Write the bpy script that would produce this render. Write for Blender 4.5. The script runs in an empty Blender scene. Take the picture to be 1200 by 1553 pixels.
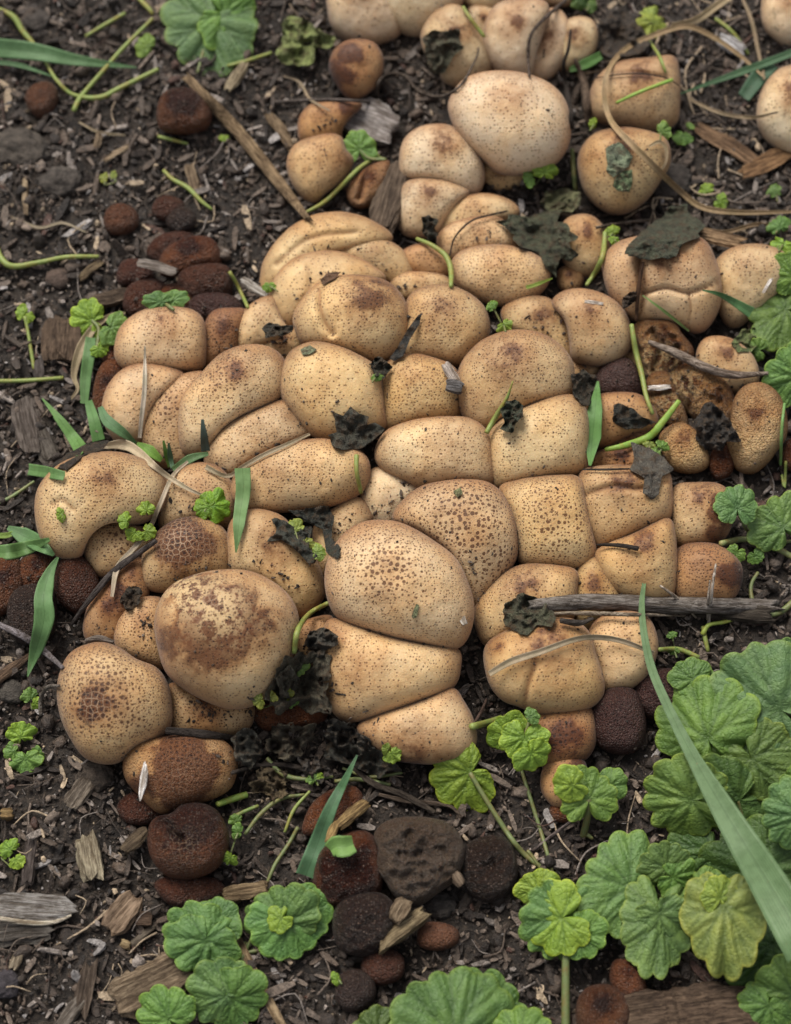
import bpy, math, random
import numpy as np
from mathutils import Vector, Matrix
from mathutils.bvhtree import BVHTree

random.seed(7); RNG = np.random.default_rng(7)
SC = bpy.context.scene
COL = SC.collection
U = 1 / 6000.0                  # metres of ground per photograph pixel near the cluster's centre

# ---------------------------------------------------------------- camera
W, H = 1200.0, 1553.0
DIST = 0.62
TILT = math.radians(21)
cam_d = bpy.data.cameras.new('camera'); cam = bpy.data.objects.new('camera', cam_d); COL.objects.link(cam)
AIM = Vector((0, 0, 40 * U))
fwd = Vector((0, math.sin(TILT), -math.cos(TILT)))
right = Vector((1, 0, 0)); up = right.cross(fwd)
CAM = AIM - fwd * DIST
cam.location = CAM
cam.rotation_euler = (TILT, 0, 0)
cam_d.sensor_fit = 'VERTICAL'; cam_d.sensor_height = 36; cam_d.sensor_width = 36
FV = (H / 2) * U / DIST         # tangent of the half field of view
cam_d.lens = 18 / FV
cam_d.clip_start = 0.02; cam_d.clip_end = 50
cam_d.dof.use_dof = True; cam_d.dof.focus_distance = DIST - 0.012; cam_d.dof.aperture_fstop = 10
SC.camera = cam

# ---------------------------------------------------------------- light
SUN_EL, SUN_AZ = math.radians(53), math.radians(-28)      # azimuth measured from +Y towards +X
wd = bpy.data.worlds.new('World'); SC.world = wd; wd.use_nodes = True
nt = wd.node_tree; nt.nodes.clear()
sky = nt.nodes.new('ShaderNodeTexSky'); sky.sky_type = 'NISHITA'; sky.sun_disc = False
sky.sun_elevation = SUN_EL; sky.sun_rotation = SUN_AZ; sky.dust_density = 4; sky.air_density = 1.2
hs = nt.nodes.new('ShaderNodeHueSaturation'); hs.inputs['Saturation'].default_value = 0.28
bgn = nt.nodes.new('ShaderNodeBackground'); bgn.inputs[1].default_value = 0.115
wo = nt.nodes.new('ShaderNodeOutputWorld')
nt.links.new(sky.outputs[0], hs.inputs['Color']); nt.links.new(hs.outputs[0], bgn.inputs[0]); nt.links.new(bgn.outputs[0], wo.inputs[0])
sd = bpy.data.lights.new('sun', 'SUN'); sun = bpy.data.objects.new('sun', sd); COL.objects.link(sun)
sd.energy = 2.9; sd.angle = math.radians(30); sd.color = (1.0, 0.95, 0.86)
sdir = Vector((math.sin(SUN_AZ) * math.cos(SUN_EL), math.cos(SUN_AZ) * math.cos(SUN_EL), math.sin(SUN_EL)))
sun.rotation_euler = sdir.to_track_quat('Z', 'Y').to_euler(); sun.location = sdir * 3
SC.view_settings.view_transform = 'Standard'; SC.view_settings.look = 'None'
SC.view_settings.exposure = 0.24; SC.view_settings.gamma = 1; SC.view_settings.use_curve_mapping = False
SC.render.engine = 'CYCLES'
SC.cycles.max_bounces = 6; SC.cycles.diffuse_bounces = 3; SC.cycles.glossy_bounces = 2; SC.cycles.transmission_bounces = 3
SC.cycles.use_denoising = True

# ---------------------------------------------------------------- geometry helpers
def ray(px, py):
    """direction of the sight line through a point of the photograph"""
    return (fwd + right * ((px - W / 2) * U / DIST) + up * (-(py - H / 2) * U / DIST))
def at(px, py, z=0.0):
    """the world point on the horizontal plane z (metres) that is seen there"""
    r = ray(px, py); t = (z - CAM.z) / r.z
    return CAM + r * t
FN, RN, UN, CN = (np.array(v[:]) for v in (fwd, right, up, CAM))
def unproj(x, y, depth):
    """arrays of photograph points + distance along the optical axis -> world points"""
    x = np.asarray(x, float); y = np.asarray(y, float); depth = np.asarray(depth, float)
    d = FN + ((x - W / 2) * U / DIST)[..., None] * RN - ((y - H / 2) * U / DIST)[..., None] * UN
    return CN + d * depth[..., None]
def project(P):
    q = P - CN; d = q @ FN
    return W / 2 + (q @ RN) / d * DIST / U, H / 2 - (q @ UN) / d * DIST / U, d

def hash3(i, j, k, s=0):
    n = (i.astype(np.int64) * 73856093) ^ (j.astype(np.int64) * 19349663) ^ (k.astype(np.int64) * 83492791) ^ (s * 2654435761)
    n = (n ^ (n >> 13)) & 0xffffffff
    n = (n * 1274126177) & 0xffffffff
    n = n ^ (n >> 16)
    return (n & 0xffffff) / float(0xffffff) * 2 - 1
def vnoise(P, s=0):
    P = np.asarray(P, float); F = np.floor(P).astype(np.int64); f = P - F; f = f * f * (3 - 2 * f)
    i, j, k = F[..., 0], F[..., 1], F[..., 2]; a, b, c = f[..., 0], f[..., 1], f[..., 2]
    r = 0
    for di in (0, 1):
        for dj in (0, 1):
            for dk in (0, 1):
                w = (a if di else 1 - a) * (b if dj else 1 - b) * (c if dk else 1 - c)
                r = r + w * hash3(i + di, j + dj, k + dk, s)
    return r
def fbm(P, octv=4, s=0, g=0.5):
    P = np.asarray(P, float); r = 0; a = 1; t = 0
    for o in range(octv):
        r = r + a * vnoise(P * 2 ** o + 17.3 * o, s + o); t += a; a *= g
    return r / t

def mesh(name, V, F, mat, smooth=True, attrs=None, cols=None):
    me = bpy.data.meshes.new(name)
    V = np.ascontiguousarray(V, dtype=np.float32)
    n = len(V); me.vertices.add(n); me.vertices.foreach_set('co', V.ravel())
    groups = F if isinstance(F, list) and len(F) and isinstance(F[0], np.ndarray) and F[0].ndim == 2 else [np.asarray(F)]
    idx = np.concatenate([g.ravel() for g in groups]).astype(np.int32)
    cnt = np.concatenate([np.full(len(g), g.shape[1]) for g in groups]).astype(np.int32)
    me.loops.add(len(idx)); me.loops.foreach_set('vertex_index', idx)
    me.polygons.add(len(cnt)); st = np.concatenate([[0], np.cumsum(cnt)[:-1]]).astype(np.int32)
    me.polygons.foreach_set('loop_start', st)
    me.polygons.foreach_set('use_smooth', np.full(len(cnt), bool(smooth)))
    for k, v in (attrs or {}).items():
        at_ = me.attributes.new(k, 'FLOAT', 'POINT'); at_.data.foreach_set('value', np.asarray(v, dtype=np.float32))
    for k, v in (cols or {}).items():
        at_ = me.attributes.new(k, 'FLOAT_COLOR', 'POINT')
        c = np.ones((n, 4), np.float32); c[:, :3] = v; at_.data.foreach_set('color', c.ravel())
    me.update(calc_edges=True); me.validate()
    if mat: me.materials.append(mat)
    return me
def link(name, me, parent=None, loc=None, color=None, **props):
    o = bpy.data.objects.new(name, me); COL.objects.link(o)
    if loc is not None: o.location = Vector([float(v) for v in loc])
    if parent is not None: o.parent = parent
    if color is not None: o.color = (color[0], color[1], color[2], 1)
    for k, v in props.items():
        if v is not None: o[k] = v
    return o
def tagged(o, label, cat, group=None):
    o['label'] = label; o['category'] = cat
    if group: o['group'] = group
    return o
def empty(name, loc, label, cat, group=None):
    return tagged(link(name, None, loc=loc), label, cat, group)
def centred(V):
    c = V.mean(0); return V - c, c

def spline(pts, n, closed=False):
    P = np.array(pts, float); m = len(P)
    if closed: Q = np.vstack([P[-1], P, P[0], P[1]])
    else: Q = np.vstack([2 * P[0] - P[1], P, 2 * P[-1] - P[-2]])
    segs = m if closed else m - 1; out = []
    for i in range(segs):
        p0, p1, p2, p3 = Q[i], Q[i + 1], Q[i + 2], Q[i + 3]
        t = np.linspace(0, 1, 17)[:-1, None]
        out.append(0.5 * ((2 * p1) + (-p0 + p2) * t + (2 * p0 - 5 * p1 + 4 * p2 - p3) * t ** 2 + (-p0 + 3 * p1 - 3 * p2 + p3) * t ** 3))
    out = np.vstack(out + ([P[:1]] if closed else [P[-1:]]))
    s = np.concatenate([[0], np.cumsum(np.linalg.norm(np.diff(out, axis=0), axis=1))])
    q = np.linspace(0, s[-1], n + 1)[:-1] if closed else np.linspace(0, s[-1], n)
    return np.stack([np.interp(q, s, out[:, k]) for k in range(P.shape[1])], 1)
def parse(s):
    return [tuple(float(v) for v in t.split(',')) for t in s.split()]
def segdist(X, Y, pts):
    d = np.full(X.shape, 1e9)
    for (x0, y0), (x1, y1) in zip(pts[:-1], pts[1:]):
        dx, dy = x1 - x0, y1 - y0; L = dx * dx + dy * dy + 1e-9
        t = np.clip(((X - x0) * dx + (Y - y0) * dy) / L, 0, 1)
        d = np.minimum(d, np.hypot(X - x0 - t * dx, Y - y0 - t * dy))
    return d
def lin(r, g, b):
    f = lambda c: (c / 255 / 12.92) if c / 255 <= .04045 else ((c / 255 + .055) / 1.055) ** 2.4
    return (f(r), f(g), f(b))

# ---------------------------------------------------------------- material helpers
class NT:
    def __init__(s, name):
        s.m = bpy.data.materials.new(name); s.m.use_nodes = True; s.t = s.m.node_tree; s.t.nodes.clear()
        s.out = s.n('ShaderNodeOutputMaterial'); s.b = s.n('ShaderNodeBsdfPrincipled')
        s.l(s.b.outputs[0], s.out.inputs[0])
    def n(s, k, **p):
        o = s.t.nodes.new(k)
        for a, v in p.items(): setattr(o, a, v)
        return o
    def l(s, a, b): s.t.links.new(a, b)
    def put(s, sock, v):
        if hasattr(v, 'node'): s.l(v, sock)
        elif v is not None: sock.default_value = v
    def math(s, op, a, b=None, c=None, clamp=False):
        o = s.n('ShaderNodeMath', operation=op, use_clamp=clamp)
        s.put(o.inputs[0], a); s.put(o.inputs[1], b); s.put(o.inputs[2], c); return o.outputs[0]
    def mix(s, f, a, b, mode='MIX'):
        o = s.n('ShaderNodeMix', data_type='RGBA', blend_type=mode)
        s.put(o.inputs['Factor'], f)
        for k, v in (('A', a), ('B', b)):
            sock = [i for i in o.inputs if i.name == k and i.type == 'RGBA'][0]
            s.put(sock, v if hasattr(v, 'node') else (*v, 1))
        return [i for i in o.outputs if i.type == 'RGBA'][0]
    def attr(s, name, out='Fac'): return s.n('ShaderNodeAttribute', attribute_name=name).outputs[out]
    def ramp(s, f, lo, hi, a=0.0, b=1.0, smooth=True):
        o = s.n('ShaderNodeMapRange', interpolation_type='SMOOTHSTEP' if smooth else 'LINEAR')
        for i, v in enumerate((f, lo, hi, a, b)): s.put(o.inputs[i], v)
        return o.outputs[0]
    def coords(s, scale=6000.0, seed=True):
        tc = s.n('ShaderNodeTexCoord'); v = s.n('ShaderNodeVectorMath', operation='SCALE'); s.l(tc.outputs['Object'], v.inputs[0]); v.inputs['Scale'].default_value = scale
        if not seed: return v.outputs[0]
        oi = s.n('ShaderNodeObjectInfo'); w = s.n('ShaderNodeMath', operation='MULTIPLY'); s.l(oi.outputs['Random'], w.inputs[0]); w.inputs[1].default_value = 977.0
        a = s.n('ShaderNodeVectorMath', operation='ADD'); s.l(v.outputs[0], a.inputs[0]); s.l(w.outputs[0], a.inputs[1]); return a.outputs[0]
    def noise(s, v, scale, detail=3, rough=0.5, dist=0.0):
        o = s.n('ShaderNodeTexNoise'); s.put(o.inputs['Vector'], v); s.put(o.inputs['Scale'], scale); o.inputs['Detail'].default_value = detail
        o.inputs['Roughness'].default_value = rough; o.inputs['Distortion'].default_value = dist; return o.outputs[0]
    def voro(s, v, scale, feature='F1', rnd=1.0):
        o = s.n('ShaderNodeTexVoronoi', feature=feature); s.put(o.inputs['Vector'], v); s.put(o.inputs['Scale'], scale); o.inputs['Randomness'].default_value = rnd; return o
    def bump(s, h, strength, dist, normal=None):
        o = s.n('ShaderNodeBump'); s.put(o.inputs['Height'], h); o.inputs['Strength'].default_value = strength; o.inputs['Distance'].default_value = dist
        if normal is not None: s.l(normal, o.inputs['Normal'])
        return o.outputs[0]
    def objcol(s): return s.n('ShaderNodeObjectInfo').outputs['Color']
    def fin(s, col, rough=0.6, normal=None, **kw):
        s.put(s.b.inputs['Base Color'], col if hasattr(col, 'node') else (*col, 1)); s.put(s.b.inputs['Roughness'], rough)
        if normal is not None: s.l(normal, s.b.inputs['Normal'])
        for k, v in kw.items(): s.put(s.b.inputs[k], v)
        return s.m

def mat_puffball():
    s = NT('puffball_skin'); v = s.coords()
    col = s.objcol()
    big = s.noise(v, 1 / 70, 3, .55); med = s.noise(v, 1 / 18, 4, .6); fine = s.noise(v, 1 / 2.6, 2, .6)
    brown = s.attr('brown'); spot = s.attr('spot'); speck = s.attr('speck'); crack = s.attr('crack'); edge = s.attr('edge')
    # mottled skin
    c = s.mix(s.ramp(big, .35, .7), col, (1.08, .99, .86), 'MULTIPLY')
    c = s.mix(s.ramp(med, .3, .75, 0, .20), c, (.78, .68, .56), 'MULTIPLY')
    c = s.mix(s.ramp(fine, .45, .7, 0, .25), c, (.70, .58, .44), 'MULTIPLY')
    stn = s.noise(v, 1 / 36, 4, .62); rnd = s.n('ShaderNodeObjectInfo').outputs['Random']
    c = s.mix(s.math('MULTIPLY', s.ramp(stn, .42, .78), s.math('MULTIPLY_ADD', rnd, .32, .08)), c, s.mix(1, c, (.70, .54, .38), 'MULTIPLY'))
    # brown ageing patches
    bn = s.math('MULTIPLY', brown, s.ramp(med, .2, .7, 1.0, 1.55)); bn = s.math('MINIMUM', bn, 1.0)
    c = s.mix(bn, c, s.mix(1, c, (.40, .25, .14), 'MULTIPLY'))
    dk = s.ramp(bn, .72, 1.0, 0, .8)
    c = s.mix(dk, c, s.mix(1, c, (.35, .25, .22), 'MULTIPLY'))
    # reddish rim where neighbours press, with crevice shade painted into the colour
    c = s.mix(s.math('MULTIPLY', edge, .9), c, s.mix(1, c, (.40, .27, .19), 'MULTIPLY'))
    bare = s.math('MULTIPLY', s.attr('bare'), s.ramp(s.noise(v, 1 / 16, 4, .7), .44, .52)); c = s.mix(s.math('MULTIPLY', bare, .75), c, (.66, .47, .24))
    # coarse dark pores
    wob = s.n('ShaderNodeVectorMath', operation='ADD'); s.l(v, wob.inputs[0])
    nz = s.n('ShaderNodeTexNoise'); s.l(v, nz.inputs['Vector']); nz.inputs['Scale'].default_value = 1 / 9
    sc_ = s.n('ShaderNodeVectorMath', operation='SCALE'); s.l(nz.outputs['Color'], sc_.inputs[0]); sc_.inputs['Scale'].default_value = 3.5
    s.l(sc_.outputs[0], wob.inputs[1]); wv = wob.outputs[0]
    sk = s.attr('skin', 'Vector'); skw = s.n('ShaderNodeVectorMath', operation='ADD'); s.l(sk, skw.inputs[0]); s.l(sc_.outputs[0], skw.inputs[1]); sk2 = skw.outputs[0]
    def v2(vec, scale, feature='F1', rnd=1.0):
        o = s.voro(vec, scale, feature, rnd); o.voronoi_dimensions = '2D'; return o
    vo = v2(sk2, 1 / 9.5, 'F1', .75); sep = s.n('ShaderNodeSeparateColor'); s.l(vo.outputs['Color'], sep.inputs[0])
    rad = s.math('MULTIPLY', spot, s.math('MULTIPLY_ADD', sep.outputs[0], .20, .15))
    big_sp = s.math('MULTIPLY', s.ramp(s.math('SUBTRACT', rad, vo.outputs['Distance']), -.04, .05), s.ramp(spot, .08, .35))
    # fine pores
    vf = v2(sk2, 1 / 5.2, 'F1', .85); sf = s.n('ShaderNodeSeparateColor'); s.l(vf.outputs['Color'], sf.inputs[0])
    keep = s.ramp(s.math('ADD', sf.outputs[1], s.math('MULTIPLY_ADD', med, .9, -.45)), s.math('SUBTRACT', 1.0, speck), s.math('ADD', s.math('SUBTRACT', 1.0, speck), .12))
    fsp = s.math('MULTIPLY', s.ramp(vf.outputs['Distance'], .16, .34, 1, 0), keep)
    vff = v2(sk, 1 / 3.3, 'F1', .9); ff = s.math('MULTIPLY', s.ramp(vff.outputs['Distance'], .12, .34, 1, 0), s.math('MULTIPLY', s.ramp(med, .35, .65), .22))
    dark = s.mix(1, c, (.20, .12, .075), 'MULTIPLY')
    pores = s.math('MAXIMUM', s.math('MULTIPLY', big_sp, .92), s.math('MAXIMUM', s.math('MULTIPLY', fsp, .76), ff))
    c = s.mix(pores, c, dark)
    # pale net of cracks over dark patches
    ve = v2(sk2, 1 / 9.5, 'DISTANCE_TO_EDGE', .75)
    ck = s.math('MULTIPLY', s.ramp(ve.outputs['Distance'], .02, .10, .75, 0), crack)
    c = s.mix(ck, c, (.42, .30, .19))
    # irregular dirt
    dn = s.noise(v, 1 / 26, 5, .75); c = s.mix(s.ramp(dn, .63, .72, 0, .6), c, (.06, .035, .022))
    rg = s.attr('rough'); vg = v2(sk2, 1 / 4.2, 'F1', .9); gran = s.math('MULTIPLY', s.ramp(vg.outputs['Distance'], .1, .45, 1, 0), s.math('MINIMUM', rg, 1.0))
    sg = s.n('ShaderNodeSeparateColor'); s.l(vg.outputs['Color'], sg.inputs[0])
    c = s.mix(s.math('MULTIPLY', gran, s.ramp(sg.outputs[0], .62, .98, 0, .8)), c, (.21, .155, .125))
    hgt = s.math('ADD', s.math('MULTIPLY', fine, .5), s.math('ADD', s.math('MULTIPLY', med, 1.3), s.math('MULTIPLY', pores, .5)))
    hgt = s.math('ADD', hgt, s.math('MULTIPLY', gran, 2.5)); hgt = s.math('ADD', hgt, s.math('MULTIPLY', s.attr('rough'), s.math('MULTIPLY', s.noise(v, 1 / 5, 4, .7), 9.0)))
    nrm = s.bump(hgt, .85, 1.6 * U)
    return s.fin(c, s.math('SUBTRACT', s.ramp(fine, .3, .7, .52, .72), s.math('MULTIPLY', s.math('MINIMUM', rg, 1.0), .24)), nrm, **{'Specular IOR Level': .38, 'Sheen Weight': s.ramp(rg, 0, .4, .13, 0), 'Sheen Roughness': .5, 'Subsurface Weight': 0.22, 'Subsurface Scale': .0012, 'Subsurface Radius': (1, .55, .3)})

def mat_soil():
    s = NT('dark_humus'); v = s.coords(seed=False)
    a = s.noise(v, 1 / 90, 4, .6); b = s.noise(v, 1 / 9, 5, .7); d = s.noise(v, 1 / 2.5, 3, .7)
    c = s.mix(s.ramp(a, .35, .65), (.016, .012, .010), (.030, .023, .018))
    c = s.mix(s.ramp(b, .45, .75), c, (.085, .062, .045)); c = s.mix(s.ramp(d, .55, .8, 0, .6), c, (.13, .10, .08))
    return s.fin(c, s.ramp(b, .3, .7, .5, .85), s.bump(s.math('ADD', s.math('MULTIPLY', b, 5), d), 1, 2 * U), **{'Specular IOR Level': .4})
def mat_crumb():
    s = NT('soil_crumb_colours'); v = s.coords(seed=False); c = s.attr('col', 'Color')
    b = s.noise(v, 1 / 6, 4, .7); d = s.noise(v, 1 / 2, 2, .7)
    c = s.mix(s.ramp(b, .3, .75), s.mix(1, c, (.55, .52, .5), 'MULTIPLY'), s.mix(1, c, (1.5, 1.45, 1.4), 'MULTIPLY'))
    return s.fin(c, s.ramp(d, .3, .7, .30, .75), s.bump(s.math('ADD', s.math('MULTIPLY', b, 3), d), 1, 1.6 * U), **{'Specular IOR Level': .5})
def mat_wood(name='weathered_wood', stretch=9.0):
    s = NT(name); v = s.coords()
    m = s.n('ShaderNodeMapping'); s.l(v, m.inputs['Vector']); m.inputs['Scale'].default_value = (1 / stretch, 1, 1)
    g = s.noise(m.outputs[0], 1 / 4.0, 5, .7); w = s.noise(v, 1 / 22, 4, .65); f = s.noise(m.outputs[0], 1 / 1.5, 3, .6)
    c = s.mix(s.ramp(g, .36, .64), s.mix(1, s.objcol(), (.30, .26, .22), 'MULTIPLY'), s.objcol())
    c = s.mix(s.ramp(w, .42, .62, 0, .6), c, s.mix(1, c, (.42, .38, .36), 'MULTIPLY')); c = s.mix(s.ramp(f, .55, .7, 0, .5), c, s.mix(1, c, (1.5, 1.45, 1.4), 'MULTIPLY'))
    return s.fin(c, .72, s.bump(s.math('ADD', s.math('MULTIPLY', g, 4), f), 1, 1.8 * U), **{'Specular IOR Level': .3})
def mat_leaf():
    s = NT('ivy_leaf_blade'); v = s.coords(); vein = s.attr('vein'); rim = s.attr('rim')
    a = s.noise(v, 1 / 28, 3, .6); b = s.noise(v, 1 / 5, 4, .6); col = s.objcol()
    c = s.mix(s.ramp(a, .35, .68), s.mix(1, col, (.86, .90, .90), 'MULTIPLY'), s.mix(1, col, (1.12, 1.08, .95), 'MULTIPLY'))
    c = s.mix(s.ramp(b, .42, .7, 0, .35), c, s.mix(1, c, (.72, .78, .72), 'MULTIPLY'))
    ce = s.voro(v, 1 / 8.5, 'DISTANCE_TO_EDGE', 1); net = s.ramp(ce.outputs['Distance'], .0, .16, 1, 0)
    c = s.mix(s.math('MULTIPLY', net, .12), c, s.mix(1, c, (.6, .66, .55), 'MULTIPLY')); c = s.mix(s.math('MULTIPLY', vein, .8), c, s.mix(1, c, (.42, .50, .38), 'MULTIPLY')); c = s.mix(s.math('MULTIPLY', rim, .6), c, s.mix(1, c, (1.7, 1.35, .8), 'MULTIPLY'))
    sp = s.noise(v, 1 / 11, 4, .7); c = s.mix(s.ramp(sp, .70, .76, 0, .7), c, (.10, .075, .03))
    hgt = s.math('ADD', s.math('MULTIPLY', b, 2.0), s.math('MULTIPLY', s.noise(v, 1 / 2.2, 2, .5), .7)); hgt = s.math('SUBTRACT', hgt, s.math('MULTIPLY', net, .38))
    nrm = s.bump(hgt, .9, 1.3 * U)
    s.fin(c, s.ramp(b, .3, .7, .36, .56), nrm, **{'Specular IOR Level': .55})
    tr = s.n('ShaderNodeBsdfTranslucent'); s.put(tr.inputs[0], s.mix(1, c, (1.6, 1.5, .6), 'MULTIPLY')); mx = s.n('ShaderNodeMixShader'); mx.inputs[0].default_value = .28
    s.l(s.b.outputs[0], mx.inputs[1]); s.l(tr.outputs[0], mx.inputs[2]); s.l(mx.outputs[0], s.out.inputs[0]); return s.m
def mat_grass():
    s = NT('grass_blade_skin'); u = s.attr('across'); l_ = s.attr('along'); v = s.coords(); col = s.objcol()
    st = s.math('SINE', s.math('MULTIPLY', u, 46.0)); a = s.noise(v, 1 / 16, 4, .65)
    c = s.mix(s.ramp(st, -.4, 1, 0, .5), col, s.mix(1, col, (1.4, 1.36, 1.3), 'MULTIPLY')); c = s.mix(s.ramp(s.math('ABSOLUTE', u), 0, .10, .6, 0), c, s.mix(1, c, (.55, .6, .5), 'MULTIPLY')); c = s.mix(s.ramp(a, .4, .68, 0, .7), c, s.mix(1, c, (.66, .7, .62), 'MULTIPLY'))
    c = s.mix(s.ramp(s.noise(v, 1 / 7, 4, .75), .64, .72, 0, .7), c, (.22, .17, .08))
    s.fin(c, .48, s.bump(st, .35, .6 * U), **{'Specular IOR Level': .4})
    tr = s.n('ShaderNodeBsdfTranslucent'); s.put(tr.inputs[0], c); mx = s.n('ShaderNodeMixShader'); mx.inputs[0].default_value = .2
    s.l(s.b.outputs[0], mx.inputs[1]); s.l(tr.outputs[0], mx.inputs[2]); s.l(mx.outputs[0], s.out.inputs[0]); return s.m
def mat_stem():
    s = NT('green_stem_skin'); v = s.coords(); col = s.objcol(); a = s.noise(v, 1 / 14, 4, .7); b = s.noise(v, 1 / 3, 3, .6)
    c = s.mix(s.ramp(a, .4, .7, 0, .8), col, s.mix(1, col, (1.25, .72, .6), 'MULTIPLY')); c = s.mix(s.ramp(b, .5, .75, 0, .4), c, s.mix(1, col, (.55, .5, .5), 'MULTIPLY'))
    return s.fin(c, .5, s.bump(b, .6, 1 * U), **{'Specular IOR Level': .4})
def mat_dead():
    s = NT('rotting_leaf'); v = s.coords(); col = s.objcol(); a = s.noise(v, 1 / 20, 5, .7); b = s.noise(v, 1 / 4, 5, .7); w = s.voro(v, 1 / 13, 'DISTANCE_TO_EDGE')
    c = s.mix(s.ramp(a, .3, .7), s.mix(1, col, (.5, .48, .48), 'MULTIPLY'), s.mix(1, col, (1.5, 1.5, 1.4), 'MULTIPLY'))
    c = s.mix(s.ramp(w.outputs['Distance'], 0, .05, .6, 0), c, s.mix(1, col, (2.2, 2.2, 2.0), 'MULTIPLY'))
    c = s.mix(s.ramp(b, .55, .75, 0, .6), c, s.mix(1, col, (1.9, 1.7, 1.5), 'MULTIPLY'))
    c = s.mix(s.ramp(s.noise(v, 1 / 13, 4, .7), .46, .62, 0, .75), c, (.085, .052, .028))
    return s.fin(c, s.ramp(b, .3, .7, .34, .8), s.bump(s.math('ADD', s.math('MULTIPLY', b, 4), s.math('MULTIPLY', a, 6)), 1, 2.4 * U), **{'Specular IOR Level': .45})
M_PUFF, M_SOIL, M_CRUMB, M_WOOD, M_LEAF, M_GRASS, M_STEM, M_DEAD = mat_puffball(), mat_soil(), mat_crumb(), mat_wood(), mat_leaf(), mat_grass(), mat_stem(), mat_dead()

# ---------------------------------------------------------------- the ground: one sheet, dense where it is seen
def ground_z(x, y):
    P = np.stack([x / U, y / U, np.zeros_like(x)], -1)
    return (fbm(P / 150, 3, 3) * 16 + fbm(P / 40, 3, 9) * 9 + fbm(P / 10, 3, 5) * 4.5 - 6) * U
def build_ground():
    def axis(n, half, far):
        a = np.linspace(-1, 1, n); return np.sign(a) * (np.abs(a) * half + far * np.clip((np.abs(a) - .8) / .2, 0, 1) ** 4)
    gx, gy = np.meshgrid(axis(420, .15, 3.0), axis(500, .19, 3.0) + .01)
    z = ground_z(gx, gy) * np.clip(1.5 - np.hypot(gx, gy) / .6, .0, 1)
    V = np.stack([gx, gy, z], -1).reshape(-1, 3); n, m = gx.shape
    i = np.arange(n * m).reshape(n, m); F = np.stack([i[:-1, :-1], i[:-1, 1:], i[1:, 1:], i[1:, :-1]], -1).reshape(-1, 4)
    link('ground', mesh('ground', V, F, M_SOIL), kind='structure'); return V, F
GV, GF = build_ground()

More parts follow.
